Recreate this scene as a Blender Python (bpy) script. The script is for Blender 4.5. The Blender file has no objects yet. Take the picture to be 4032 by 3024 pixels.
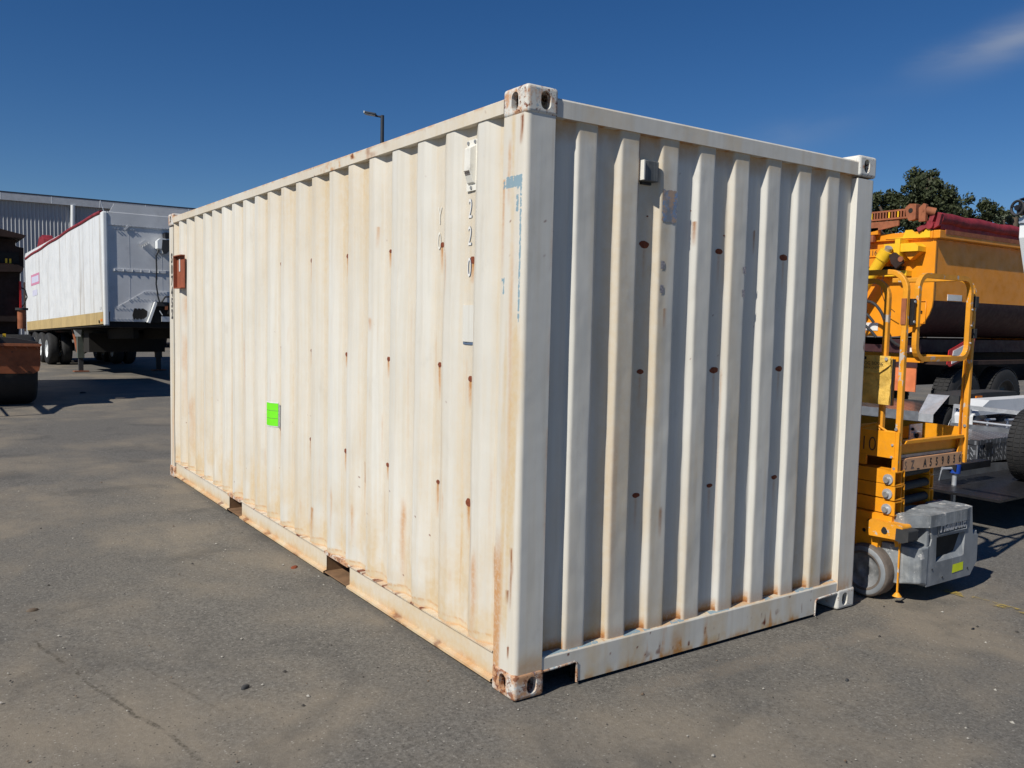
import bpy, bmesh, math, random
import numpy as np
from mathutils import Vector, Matrix

# ------------------------------------------------------------------ camera, sky, sun, exposure
sc = bpy.context.scene
COL = sc.collection
cam_d = bpy.data.cameras.new("camera")
cam = bpy.data.objects.new("camera", cam_d)
COL.objects.link(cam)
sc.camera = cam
cam_d.sensor_fit = 'HORIZONTAL'
cam_d.sensor_width = 36.0
cam_d.lens = 36.0 * 3375.77 / 4032.0
cam_d.clip_end = 3000
YAW, PIT, ROL = .6067, -.0737, .0223
f = Vector((math.sin(YAW)*math.cos(PIT), math.cos(YAW)*math.cos(PIT), math.sin(PIT)))
r0 = Vector((math.cos(YAW), -math.sin(YAW), 0))
u0 = r0.cross(f)
ri = r0*math.cos(ROL) + u0*math.sin(ROL)
up = -r0*math.sin(ROL) + u0*math.cos(ROL)
M = Matrix((ri, up, -f)).transposed().to_4x4()
M.translation = Vector((-2.0514, -2.8914, 1.6267))
cam.matrix_world = M

SUN_EL, SUN_DIR = math.radians(42.0), math.radians(12.0)     # light travels towards +x, a little +y
world = bpy.data.worlds.new("World")
sc.world = world
world.use_nodes = True
wn = world.node_tree
for n in list(wn.nodes): wn.nodes.remove(n)
w_out = wn.nodes.new('ShaderNodeOutputWorld')
w_bg = wn.nodes.new('ShaderNodeBackground')
w_sky = wn.nodes.new('ShaderNodeTexSky')
w_sky.sky_type = 'NISHITA'
w_sky.sun_disc = False
w_sky.sun_elevation = SUN_EL
w_sky.sun_rotation = math.radians(258)
w_sky.air_density = 1.0
w_sky.dust_density = 0.0
w_sky.ozone_density = 5.0
w_sky.altitude = 1200
w_bg.inputs[1].default_value = 0.066
# two thin cloud wisps
def wmath(op, a, b=None, c=None):
    n = wn.nodes.new('ShaderNodeMath'); n.operation = op
    for i, v in enumerate((a, b, c)):
        if v is None: continue
        if isinstance(v, (int, float)): n.inputs[i].default_value = v
        else: wn.links.new(v, n.inputs[i])
    return n.outputs[0]
w_tc = wn.nodes.new('ShaderNodeTexCoord')
def wdot(vec):
    n = wn.nodes.new('ShaderNodeVectorMath'); n.operation = 'DOT_PRODUCT'
    wn.links.new(w_tc.outputs['Generated'], n.inputs[0]); n.inputs[1].default_value = vec
    return n.outputs['Value']
def direction(px, py):
    d = f + ri*((px-2016)/3375.77) - up*((py-1512)/3375.77)
    return d.normalized()
w_noise = wn.nodes.new('ShaderNodeTexNoise'); w_noise.inputs['Scale'].default_value = 5.0
w_noise.inputs['Detail'].default_value = 6; w_noise.inputs['Roughness'].default_value = .55
w_noise.inputs['Distortion'].default_value = .6
w_map = wn.nodes.new('ShaderNodeMapping'); w_map.inputs['Scale'].default_value = (1, 1, 3.2)
wn.links.new(w_tc.outputs['Generated'], w_map.inputs[0]); wn.links.new(w_map.outputs[0], w_noise.inputs['Vector'])
cloud = None
for px, py, ax, ay, L, W, amt in [(4050, 165, 1.0, -.34, .072, .012, .50), (3080, 545, 1, -.28, .075, .020, .15), (4120, 90, 1, -.34, .06, .011, .22)]:
    c0 = direction(px, py)
    ax_d = (direction(px + 100*ax, py + 100*ay) - c0).normalized()
    ay_d = c0.cross(ax_d).normalized()
    a = wmath('DIVIDE', wmath('SUBTRACT', wdot(ax_d), c0.dot(ax_d)), L)
    b = wmath('DIVIDE', wmath('ADD', wdot(ay_d), wmath('MULTIPLY_ADD', w_noise.outputs[0], .05, -.025)), W)
    r2 = wmath('ADD', wmath('MULTIPLY', a, a), wmath('MULTIPLY', b, b))
    m = wmath('MULTIPLY', wmath('POWER', 2.718, wmath('MULTIPLY', r2, -1.0)), amt)
    m = wmath('MULTIPLY', m, wmath('GREATER_THAN', wdot(c0), 0.2))
    cloud = m if cloud is None else wmath('ADD', cloud, m)
nz = wmath('MULTIPLY_ADD', w_noise.outputs[0], 2.2, -.35)
cloud = wmath('MINIMUM', wmath('MAXIMUM', wmath('MULTIPLY', cloud, nz), 0), .8)
w_mix = wn.nodes.new('ShaderNodeMix'); w_mix.data_type = 'RGBA'
wn.links.new(cloud, w_mix.inputs['Factor'])
w_hs = wn.nodes.new('ShaderNodeHueSaturation'); w_hs.inputs['Saturation'].default_value = 1.24; w_hs.inputs['Hue'].default_value = .5065
wn.links.new(w_sky.outputs[0], w_hs.inputs['Color'])
wn.links.new(w_hs.outputs[0], w_mix.inputs[6])
w_mix.inputs[7].default_value = (5.0, 5.6, 6.8, 1)
wn.links.new(w_mix.outputs[2], w_bg.inputs[0])
wn.links.new(w_bg.outputs[0], w_out.inputs[0])

sd = bpy.data.lights.new("sun", 'SUN')
sd.energy = 4.8
sd.angle = math.radians(.53)
sd.color = (1.0, .955, .87)
sun = bpy.data.objects.new("sun", sd)
COL.objects.link(sun)
ldir = Vector((math.cos(SUN_DIR)*math.cos(SUN_EL), math.sin(SUN_DIR)*math.cos(SUN_EL), -math.sin(SUN_EL)))
sun.rotation_euler = ldir.to_track_quat('-Z', 'Y').to_euler()
sun.location = (-20, -5, 20)

sc.view_settings.view_transform = 'Standard'
sc.view_settings.look = 'None'
sc.view_settings.exposure = 0.0
sc.view_settings.gamma = 1.0
sc.view_settings.use_curve_mapping = False
sc.cycles.max_bounces = 6
sc.cycles.diffuse_bounces = 3
sc.cycles.transparent_max_bounces = 8

rnd = random.Random(7)
PI = math.pi

# ------------------------------------------------------------------ mesh helpers
class MB:
    """Collects shapes and links them as ONE mesh object."""
    def __init__(self):
        self.v = []; self.fc = []; self.sm = []; self.mi = []; self.cur = 0
    def add(self, vs, fs, smooth=False):
        o = len(self.v)
        self.v += [tuple(p) for p in vs]
        for q in fs:
            self.fc.append([i+o for i in q]); self.sm.append(smooth); self.mi.append(self.cur)
        return self
    def box(self, x0, x1, y0, y1, z0, z1):
        vs = [(x, y, z) for x in (x0, x1) for y in (y0, y1) for z in (z0, z1)]
        return self.add(vs, [(0,1,3,2), (4,6,7,5), (0,4,5,1), (2,3,7,6), (0,2,6,4), (1,5,7,3)])
    def obox(self, c, ax, ay, az):
        """box from a centre and three half-extent vectors"""
        c, ax, ay, az = map(Vector, (c, ax, ay, az))
        vs = [c + ax*i + ay*j + az*k for i in (-1, 1) for j in (-1, 1) for k in (-1, 1)]
        return self.add(vs, [(0,1,3,2), (4,6,7,5), (0,4,5,1), (2,3,7,6), (0,2,6,4), (1,5,7,3)])
    def prism(self, poly, axis, a0, a1, smooth=False):
        """poly: 2D points; axis x: (y,z), y: (x,z), z: (x,y)"""
        def P(p, a):
            return (a, p[0], p[1]) if axis == 'x' else (p[0], a, p[1]) if axis == 'y' else (p[0], p[1], a)
        n = len(poly)
        A = [P(p, a0) for p in poly]; B = [P(p, a1) for p in poly]
        self.add(A, [list(range(n))]); self.add(B, [list(range(n))[::-1]])
        self.add(A+B, [(i, (i+1) % n, n+(i+1) % n, n+i) for i in range(n)], smooth)
        return self
    def cyl(self, p0, p1, rad, n=16, r1=None, caps=True, smooth=True):
        p0, p1 = Vector(p0), Vector(p1); r1 = rad if r1 is None else r1
        d = (p1-p0).normalized()
        a = d.orthogonal().normalized(); b = d.cross(a)
        A = [p0 + (a*math.cos(2*PI*i/n) + b*math.sin(2*PI*i/n))*rad for i in range(n)]
        B = [p1 + (a*math.cos(2*PI*i/n) + b*math.sin(2*PI*i/n))*r1 for i in range(n)]
        self.add(A+B, [(i, (i+1) % n, n+(i+1) % n, n+i) for i in range(n)], smooth)
        if caps: self.add(A, [list(range(n))[::-1]]); self.add(B, [list(range(n))])
        return self
    def tube(self, path, rad, n=8, square=False, closed=False, caps=True):
        P = [Vector(p) for p in path]; m = len(P); rings = []
        ref = None
        for i in range(m):
            if closed: t = (P[(i+1) % m] - P[i-1]).normalized()
            else: t = (P[min(i+1, m-1)] - P[max(i-1, 0)]).normalized()
            if ref is None:
                ref = Vector((0, 0, 1)) if abs(t.z) < .9 else Vector((0, 1, 0))
                if closed or square:
                    nrm = Vector((0, 0, 0))
                    for j in range(1, m-1): nrm += (P[j]-P[0]).cross(P[j+1]-P[0])
                    if nrm.length > 1e-6: ref = nrm.normalized()
            a = (ref - t*ref.dot(t)); a = a.normalized() if a.length > 1e-4 else t.orthogonal().normalized()
            ref = a
            b = t.cross(a)
            if square:
                ring = [P[i] + (a*sx + b*sy)*rad for sx, sy in ((1,1), (-1,1), (-1,-1), (1,-1))]
            else:
                ring = [P[i] + (a*math.cos(2*PI*k/n) + b*math.sin(2*PI*k/n))*rad for k in range(n)]
            rings.append(ring)
        k = 4 if square else n
        vs = [p for rg in rings for p in rg]
        fs = []
        for i in range(m if closed else m-1):
            for j in range(k):
                i2 = (i+1) % m
                fs.append((i*k+j, i*k+(j+1) % k, i2*k+(j+1) % k, i2*k+j))
        self.add(vs, fs, not square)
        if caps and not closed:
            self.add(rings[0], [list(range(k))[::-1]]); self.add(rings[-1], [list(range(k))])
        return self
    def lathe(self, prof, c, axis, n=32, smooth=True):
        """prof: (radius, offset along axis)"""
        c = Vector(c); d = Vector(axis).normalized(); a = d.orthogonal().normalized(); b = d.cross(a)
        vs = []
        for rad, h in prof:
            for i in range(n):
                t = 2*PI*i/n
                vs.append(c + d*h + (a*math.cos(t) + b*math.sin(t))*rad)
        fs = [(j*n+i, j*n+(i+1) % n, (j+1)*n+(i+1) % n, (j+1)*n+i) for j in range(len(prof)-1) for i in range(n)]
        self.add(vs, fs, smooth)
        return self
    def text(self, s, origin, u, v, size, extrude=0.0, xs=1.0, offset=0.0):
        cu = bpy.data.curves.new("t", 'FONT'); cu.body = s; cu.size = size; cu.extrude = extrude; cu.offset = offset
        cu.resolution_u = 4
        ob = bpy.data.objects.new("t", cu); COL.objects.link(ob)
        dg = bpy.context.evaluated_depsgraph_get(); dg.update()
        me = ob.evaluated_get(dg).to_mesh()
        u, v, o = Vector(u), Vector(v), Vector(origin); w = u.cross(v)
        self.add([o + u*(p.co.x*xs) + v*p.co.y + w*p.co.z for p in me.vertices], [list(q.vertices) for q in me.polygons])
        ob.evaluated_get(dg).to_mesh_clear()
        bpy.data.objects.remove(ob); bpy.data.curves.remove(cu)
        return self
    def build(self, name, mats, parent=None, org=None, bevel=0, local=False):
        me = bpy.data.meshes.new(name)
        if org is None: org = tuple(parent['_org']) if (parent is not None and '_org' in parent and not local) else (0, 0, 0)
        vs = self.v if not any(org) else [(p[0]-org[0], p[1]-org[1], p[2]-org[2]) for p in self.v]
        me.from_pydata(vs, [], self.fc)
        if not isinstance(mats, (list, tuple)): mats = [mats]
        for m in mats: me.materials.append(m)
        me.polygons.foreach_set('use_smooth', self.sm)
        me.polygons.foreach_set('material_index', self.mi)
        bm = bmesh.new(); bm.from_mesh(me)
        bmesh.ops.recalc_face_normals(bm, faces=bm.faces)
        bm.to_mesh(me); bm.free()
        o = bpy.data.objects.new(name, me); COL.objects.link(o)
        if parent is not None:
            o.parent = parent
            if '_org' in parent and not local: o['_org'] = list(parent['_org'])
        if bevel:
            b = o.modifiers.new('edge', 'BEVEL'); b.width = bevel; b.segments = 2; b.limit_method = 'ANGLE'
        return o

def thing(name, label, cat, org=(0, 0, 0), rot=(0, 0, 0), group=None, local=False):
    o = bpy.data.objects.new(name, None); COL.objects.link(o)
    o.location = org; o.rotation_euler = rot; o.empty_display_size = .2
    o['label'] = label; o['category'] = cat
    if group: o['group'] = group
    if not local: o['_org'] = list(org)
    return o
def tag(o, label, cat, group=None):
    o['label'] = label; o['category'] = cat
    if group: o['group'] = group
    return o
def children(o): return [c for c in bpy.data.objects if c.parent == o]

# value noise in numpy
def _h(i, j, s):
    n = (i*374761393 + j*668265263 + s*974634777) & 0x7fffffff
    n = ((n ^ (n >> 13))*1274126177) & 0x7fffffff
    return ((n ^ (n >> 16)) & 0xffff)/65535.0
def vn(x, y, s=0):
    x = np.asarray(x, float); y = np.asarray(y, float)
    i = np.floor(x).astype(np.int64); j = np.floor(y).astype(np.int64)
    a = x-i; b = y-j; a = a*a*(3-2*a); b = b*b*(3-2*b)
    return (_h(i, j, s)*(1-a)*(1-b) + _h(i+1, j, s)*a*(1-b) + _h(i, j+1, s)*(1-a)*b + _h(i+1, j+1, s)*a*b)
def fbm(x, y, s=0, o=4):
    t = 0; amp = .5; tot = 0
    for k in range(o):
        t = t + amp*vn(x*2**k, y*2**k, s+k*17); tot += amp; amp *= .5
    return t/tot
def sstep(a, b, x):
    t = np.clip((x-a)/(b-a), 0, 1); return t*t*(3-2*t)

# ------------------------------------------------------------------ material helpers
class NT:
    def __init__(self, name):
        self.m = bpy.data.materials.new(name); self.m.use_nodes = True
        self.t = self.m.node_tree; self.bsdf = self.t.nodes['Principled BSDF']
        self.geo = self.t.nodes.new('ShaderNodeNewGeometry')
        self.tc = self.t.nodes.new('ShaderNodeTexCoord')
        self.pos = self.tc.outputs['Object']
        self.wpos = self.geo.outputs['Position']
    def n(self, t, **kw):
        k = self.t.nodes.new(t)
        for a, b in kw.items(): setattr(k, a, b)
        return k
    def link(self, a, b): self.t.links.new(a, b)
    def setin(self, sock, v):
        if isinstance(v, (int, float)): sock.default_value = v
        elif isinstance(v, (tuple, list)): sock.default_value = (*v, 1) if len(v) == 3 and sock.type == 'RGBA' else v
        else: self.link(v, sock)
    def math(self, op, a, b=None, c=None, clamp=False):
        k = self.n('ShaderNodeMath', operation=op, use_clamp=clamp)
        for i, v in enumerate((a, b, c)):
            if v is not None: self.setin(k.inputs[i], v)
        return k.outputs[0]
    def mapping(self, scale, vec=None, loc=(0, 0, 0)):
        k = self.n('ShaderNodeMapping'); k.inputs['Scale'].default_value = scale; k.inputs['Location'].default_value = loc
        self.link(vec or self.pos, k.inputs[0]); return k.outputs[0]
    def noise(self, scale, detail=4, rough=.55, vec=None, dist=0.0, stretch=None, loc=(0, 0, 0)):
        k = self.n('ShaderNodeTexNoise'); k.inputs['Scale'].default_value = scale
        k.inputs['Detail'].default_value = detail; k.inputs['Roughness'].default_value = rough; k.inputs['Distortion'].default_value = dist
        v = vec or self.pos
        if stretch or any(loc): v = self.mapping(stretch or (1, 1, 1), v, loc)
        self.link(v, k.inputs['Vector']); return k.outputs[0]
    def voronoi(self, scale, vec=None, feature='F1', out='Distance', rand=1.0):
        k = self.n('ShaderNodeTexVoronoi', feature=feature); k.inputs['Scale'].default_value = scale
        k.inputs['Randomness'].default_value = rand
        self.link(vec or self.pos, k.inputs['Vector']); return k.outputs[out]
    def ramp(self, v, a, b, lo=0.0, hi=1.0):
        k = self.n('ShaderNodeMapRange', interpolation_type='SMOOTHSTEP')
        self.link(v, k.inputs[0])
        for i, x in zip((1, 2, 3, 4), (a, b, lo, hi)): k.inputs[i].default_value = x
        return k.outputs[0]
    def mix(self, fac, a, b, mode='MIX'):
        k = self.n('ShaderNodeMix', data_type='RGBA', blend_type=mode)
        self.setin(k.inputs['Factor'], fac); self.setin(k.inputs[6], a); self.setin(k.inputs[7], b)
        return k.outputs[2]
    def out(self, col=None, rough=None, metal=None, bump=None, bstr=.2, bdist=.01, spec=None):
        B = self.bsdf
        if col is not None: self.setin(B.inputs['Base Color'], col)
        if rough is not None: self.setin(B.inputs['Roughness'], rough)
        if metal is not None: self.setin(B.inputs['Metallic'], metal)
        if spec is not None: B.inputs['Specular IOR Level'].default_value = spec
        if bump is not None:
            k = self.n('ShaderNodeBump'); k.inputs['Strength'].default_value = bstr; k.inputs['Distance'].default_value = bdist
            self.link(bump, k.inputs['Height']); self.link(k.outputs[0], B.inputs['Normal'])
        return self.m

def paint(name, col, rough=.45, metal=0.0, var=.12, scale=4.0, dirt=(.10, .08, .06), dirt_amt=.35,
          chip=None, chip_t=.64, chip_scale=14.0, streak=0.0, streak_col=(.25, .12, .05), bump=.08, spec=.4):
    t = NT(name)
    n1 = t.noise(scale, 5, .6)
    c = t.mix(t.ramp(n1, .3, .7), tuple(x*(1-var) for x in col), tuple(min(1, x*(1+var)) for x in col))
    n2 = t.noise(scale*3.1, 6, .65, loc=(3, 1, 7))
    c = t.mix(t.ramp(n2, .5, .85, 0, dirt_amt), c, dirt)
    if streak:
        s = t.noise(1.0, 5, .6, stretch=(scale*4, scale*4, scale*.22))
        c = t.mix(t.ramp(s, .52, .75, 0, streak), c, streak_col)
    if chip:
        n3 = t.noise(chip_scale, 5, .7, loc=(9, 4, 2))
        c = t.mix(t.ramp(n3, chip_t, chip_t+.02), c, chip)
    return t.out(c, t.ramp(n2, .3, .8, max(0, rough-.08), min(1, rough+.2)), metal, n1, bump, .02, spec)

def plain(name, col, rough=.6, metal=0.0, spec=.4):
    return paint(name, col, rough, metal, .08, 6, tuple(x*.6 for x in col), .3, bump=.03, spec=spec)

def container_paint(name, base_rust=0.0, chips=0.0, blue=0.0):
    t = NT(name)
    at = t.n('ShaderNodeAttribute', attribute_name='stain')
    sep = t.n('ShaderNodeSeparateColor'); t.link(at.outputs['Color'], sep.inputs[0])
    wash, rust, dark = sep.outputs[0], sep.outputs[1], sep.outputs[2]
    blu = t.n('ShaderNodeAttribute', attribute_name='old_blue').outputs['Fac']
    big = t.noise(1.1, 4, .55, vec=t.wpos)
    fine = t.noise(34, 5, .65, vec=t.wpos)
    vert = t.noise(1.0, 5, .6, vec=t.wpos, stretch=(26, 26, 1.3))
    c = t.mix(t.ramp(big, .3, .7), (.625, .612, .560), (.69, .68, .63))
    scuff = t.noise(5.5, 6, .72, vec=t.wpos, loc=(8, 3, 1), stretch=(1, 1, .6))
    c = t.mix(t.ramp(scuff, .56, .74, 0, .30), c, (.42, .40, .355))
    c = t.mix(t.ramp(vert, .42, .75, 0, .30), c, (.47, .425, .335))
    # tan wash left by dust and rust water
    wf = t.math('MULTIPLY', wash, t.ramp(fine, .2, .75, .65, 1.1), clamp=True)
    c = t.mix(wf, c, (.60, .47, .295))
    mid = t.noise(60, 5, .7, vec=t.wpos)
    rf = t.math('MULTIPLY', rust, t.ramp(mid, .25, .6, .55, 1.2), clamp=True)
    c = t.mix(rf, c, (.50, .24, .075))
    df = t.math('MULTIPLY', dark, t.ramp(mid, .2, .5, .6, 1.25), clamp=True)
    c = t.mix(df, c, (.15, .035, .015))
    bf = t.math('MULTIPLY', t.ramp(t.math('MULTIPLY', blu, t.ramp(mid, .3, .6, .2, 1.0)), .30, .42), .85)
    c = t.mix(bf, c, (.17, .30, .38))
    if base_rust:
        r1 = t.noise(11, 6, .68, vec=t.wpos, loc=(5, 2, 1))
        c = t.mix(t.ramp(r1, .60-base_rust*.24, .70-base_rust*.16, 0, .85), c, (.52, .25, .10))
        r4 = t.noise(26, 6, .7, vec=t.wpos, loc=(1, 5, 8)); c = t.mix(t.ramp(r4, .66-base_rust*.15, .72-base_rust*.13, 0, .8), c, (.20, .06, .025))
    if chips:
        r2 = t.noise(48, 4, .7, vec=t.wpos, loc=(2, 7, 3))
        r3 = t.noise(6, 3, .5, vec=t.wpos, loc=(4, 4, 4))
        k = t.math('MULTIPLY', t.ramp(r2, .64-chips*.09, .67-chips*.09), t.ramp(r3, .40, .52))
        c = t.mix(k, c, (.16, .05, .02))
    if blue:
        r2 = t.noise(30, 4, .7, vec=t.wpos, loc=(12, 3, 3))
        c = t.mix(t.ramp(r2, .60, .63, 0, blue), c, (.16, .30, .42))
    dents = t.noise(3.2, 3, .5, vec=t.wpos)
    b = t.math('ADD', t.math('MULTIPLY', dents, 1.0), t.math('MULTIPLY', fine, .02))
    rough = t.math('ADD', t.ramp(fine, .2, .8, .42, .6), t.math('MULTIPLY', rust, .3), clamp=True)
    return t.out(c, rough, 0, b, .25, .02, .35)

M_cont = container_paint('container_paint')
M_cont_rail = container_paint('container_rail_paint', .12, .25, .1)
M_cast = container_paint('container_casting_paint', .55, .9, .55)
M_cast_r = container_paint('container_casting_clean', .2, .6, .1)
M_castlow = container_paint('container_casting_rusty', 1.0, 1.0, .35)
M_rustspot = paint('rust_spot', (.20, .05, .02), .9, dirt=(.07, .02, .01), dirt_amt=.8, scale=60, bump=.5)
M_rustbox = paint('rust_red_primer', (.27, .075, .035), .8, dirt=(.1, .03, .02), dirt_amt=.5, scale=14)
M_dark = plain('dark_interior', (.02, .018, .016), .9)  # near-black stands for the shade inside holes, bays and undersides
M_yellow = paint('lift_yellow', (.76, .305, .012), .42, var=.10, scale=7, dirt=(.45, .22, .05), dirt_amt=.35, chip=(.20, .14, .10), chip_t=.69, chip_scale=22)
M_yellow_w = paint('lift_yellow_worn', (.74, .31, .02), .5, var=.12, scale=9, dirt=(.45, .25, .1), dirt_amt=.45, chip=(.50, .44, .38), chip_t=.585, chip_scale=9)
M_tan = paint('lift_tan_board', (.55, .31, .17), .6, var=.1, scale=9, dirt=(.4, .25, .16), chip=(.55, .5, .42), chip_t=.7)
M_greyplastic = paint('grey_moulding', (.20, .215, .23), .55, var=.18, scale=5, dirt=(.42, .42, .40), dirt_amt=.5, chip=(.62, .60, .56), chip_t=.69, chip_scale=16, streak=.3, streak_col=(.5, .5, .48))
M_greyscuff = paint('scuffed_grey_moulding', (.21, .225, .235), .55, var=.3, scale=8, dirt=(.46, .46, .44), dirt_amt=.7, chip=(.60, .59, .56), chip_t=.62, chip_scale=11, streak=.55, streak_col=(.50, .51, .50))
M_greyleg = paint('weathered_leg_paint', (.085, .10, .085), .7, dirt=(.20, .15, .10), dirt_amt=.7, scale=5)
M_hub = paint('scuffed_hub_steel', (.24, .245, .25), .55, .3, var=.3, dirt=(.5, .5, .48), dirt_amt=.6, scale=14)
M_pocket = paint('rusty_pocket', (.20, .115, .06), .85, var=.3, dirt=(.07, .04, .02), dirt_amt=.8, scale=7)
M_vent = paint('weathered_grey_box', (.10, .107, .11), .6, dirt=(.22, .22, .21), dirt_amt=.5, scale=9, streak=.7, streak_col=(.42, .42, .38))
M_greyplate = paint('shaded_grey_plate', (.10, .11, .12), .6, scale=8)  # darker grey stands for the shade of a sunken plate
M_greydark = paint('dark_grey_rubber', (.035, .036, .038), .7, dirt=(.10, .09, .08), dirt_amt=.5, scale=9)
M_tyregrey = paint('solid_tyre_grey', (.12, .10, .085), .8, dirt=(.25, .2, .15), dirt_amt=.6, scale=14, bump=.3)
M_tyre = paint('tyre_rubber', (.018, .018, .019), .75, dirt=(.07, .06, .05), dirt_amt=.6, scale=12, bump=.2)
M_steel = paint('bare_steel', (.42, .42, .41), .42, .6, dirt=(.2, .18, .15), dirt_amt=.4, scale=16)
M_galv = paint('galvanised_steel', (.55, .57, .60), .4, .5, var=.15, scale=9, dirt=(.3, .3, .3), dirt_amt=.4)
M_alu = paint('aluminium_sheet', (.40, .42, .45), .38, .8, var=.12, scale=6, dirt=(.25, .25, .26), dirt_amt=.45)
M_darkpaint = plain('black_paint', (.015, .015, .017), .4)
M_truckyel = paint('truck_yellow', (.80, .285, .010), .42, var=.08, scale=2.2, dirt=(.55, .16, .02), dirt_amt=.4, chip=(.35, .12, .04), chip_t=.72, chip_scale=8)
M_truckyel2 = paint('truck_bright_yellow', (.86, .50, .02), .42, var=.08, scale=4, dirt=(.6, .3, .03), dirt_amt=.3, chip=(.3, .16, .1), chip_t=.72)
M_maroon = paint('maroon_chassis', (.045, .015, .017), .6, dirt=(.07, .03, .03), dirt_amt=.6, scale=4)  # maroon darkened further, shade of the down-facing tub put into colour
M_orangeflap = paint('orange_panel', (.62, .17, .06), .6, var=.15, scale=5, dirt=(.6, .3, .16), dirt_amt=.5)
M_tarp = paint('red_tarp', (.23, .022, .03), .6, var=.3, scale=5, dirt=(.08, .02, .02), dirt_amt=.5, bump=.6)
M_rustfr = paint('rusty_brown_frame', (.30, .10, .045), .75, var=.2, scale=9, dirt=(.10, .04, .02), dirt_amt=.6)
M_white = paint('white_trailer_side', (.74, .76, .77), .4, var=.04, scale=1.1, dirt=(.48, .44, .37), dirt_amt=.35, streak=.8, streak_col=(.36, .31, .24), bump=.03)
M_whiteclean = paint('white_paint', (.78, .80, .80), .4, var=.04, scale=3, dirt=(.5, .48, .44), dirt_amt=.2)
M_greytr = paint('grey_painted_aluminium', (.63, .64, .65), .5, .0, var=.08, scale=1.2, dirt=(.30, .31, .32), dirt_amt=.4)
M_tanstripe = paint('tan_stripe', (.50, .37, .17), .55, var=.1, scale=1.5, dirt=(.28, .2, .1), dirt_amt=.5, streak=.5, streak_col=(.2, .14, .08))
M_clad = paint('wall_cladding', (.40, .41, .43), .45, .0, var=.05, scale=.6, dirt=(.3, .31, .33), dirt_amt=.3, bump=.0)
M_fascia = plain('grey_fascia', (.45, .47, .50), .5)
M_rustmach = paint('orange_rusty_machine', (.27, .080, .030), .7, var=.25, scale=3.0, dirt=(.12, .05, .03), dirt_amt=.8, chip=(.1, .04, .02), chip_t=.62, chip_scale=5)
M_machdark = paint('dark_brown_machine', (.030, .015, .011), .8, var=.3, scale=4, dirt=(.02, .015, .012), dirt_amt=.7)  # near-black brown, also holds the shade on the machine's upper parts
M_green = paint('green_sticker', (.17, .75, .02), .45, var=.04, scale=8, dirt=(.13, .55, .02), dirt_amt=.2, bump=.1)
M_fluoro = plain('fluoro_yellow_sticker', (.72, .80, .02), .5)
M_ink = plain('black_ink', (.025, .023, .025), .6)
M_inkfade = plain('faded_ink', (.17, .12, .10), .8)
M_bluechip = plain('blue_grey_paint', (.09, .13, .20), .6)
M_whitevinyl = plain('white_vinyl', (.72, .71, .68), .4)
M_redvinyl = plain('red_vinyl', (.55, .02, .02), .4)
M_pink = plain('pink_print', (.62, .25, .38), .5)
M_lilac = plain('lilac_print', (.60, .60, .74), .5)
M_pouch = paint('mustard_vinyl_pouch', (.66, .42, .09), .5, var=.2, scale=16, dirt=(.5, .3, .05), dirt_amt=.4, bump=.7)
M_amber = plain('amber_lens', (.85, .22, .01), .25)
M_blue = plain('blue_plastic', (.01, .05, .30), .35)
M_lampgrey = plain('lamp_pole_paint', (.03, .035, .045), .5)
M_lens = plain('lamp_lens', (.6, .62, .6), .3)
M_bark = paint('bark', (.12, .09, .065), .9, scale=3)

def decal_torn(name, cols, scale):
    t = NT(name)
    n1 = t.noise(scale, 5, .7); n2 = t.noise(scale*1.7, 5, .7, loc=(5, 5, 5))
    c = t.mix(t.ramp(n1, .45, .55), cols[0], cols[1]); c = t.mix(t.ramp(n2, .52, .58), c, cols[2])
    return t.out(c, .6, 0, n1, .3, .005)
M_hood = paint('cream_plastic', (.74, .72, .65), .45, var=.05, scale=9)
M_torn = decal_torn('torn_sticker', [(.22, .24, .27), (.42, .30, .22), (.20, .28, .42)], 22)
M_torn2 = decal_torn('peeled_sticker', [(.33, .31, .32), (.22, .21, .23), (.45, .42, .42)], 60)

# chequer plate: real raised lozenges are below a pixel on the trailers, so fine relief lives in the material
def chequer():
    t = NT('chequer_plate')
    k = t.n('ShaderNodeTexWave', wave_type='BANDS'); k.inputs['Scale'].default_value = 7
    k2 = t.n('ShaderNodeTexChecker'); k2.inputs['Scale'].default_value = 22
    t.link(t.pos, k2.inputs[0])
    m1 = t.n('ShaderNodeMapping'); m1.inputs['Rotation'].default_value = (0, 0, .785); t.link(t.pos, m1.inputs[0]); t.link(m1.outputs[0], k.inputs[0])
    h = t.math('MULTIPLY', t.ramp(k.outputs['Fac'], .7, .95), k2.outputs['Fac'])
    c = t.mix(h, (.24, .25, .27), (.80, .82, .85))
    return t.out(c, .28, .85, h, .6, .004)
M_cheq = chequer()

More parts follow.
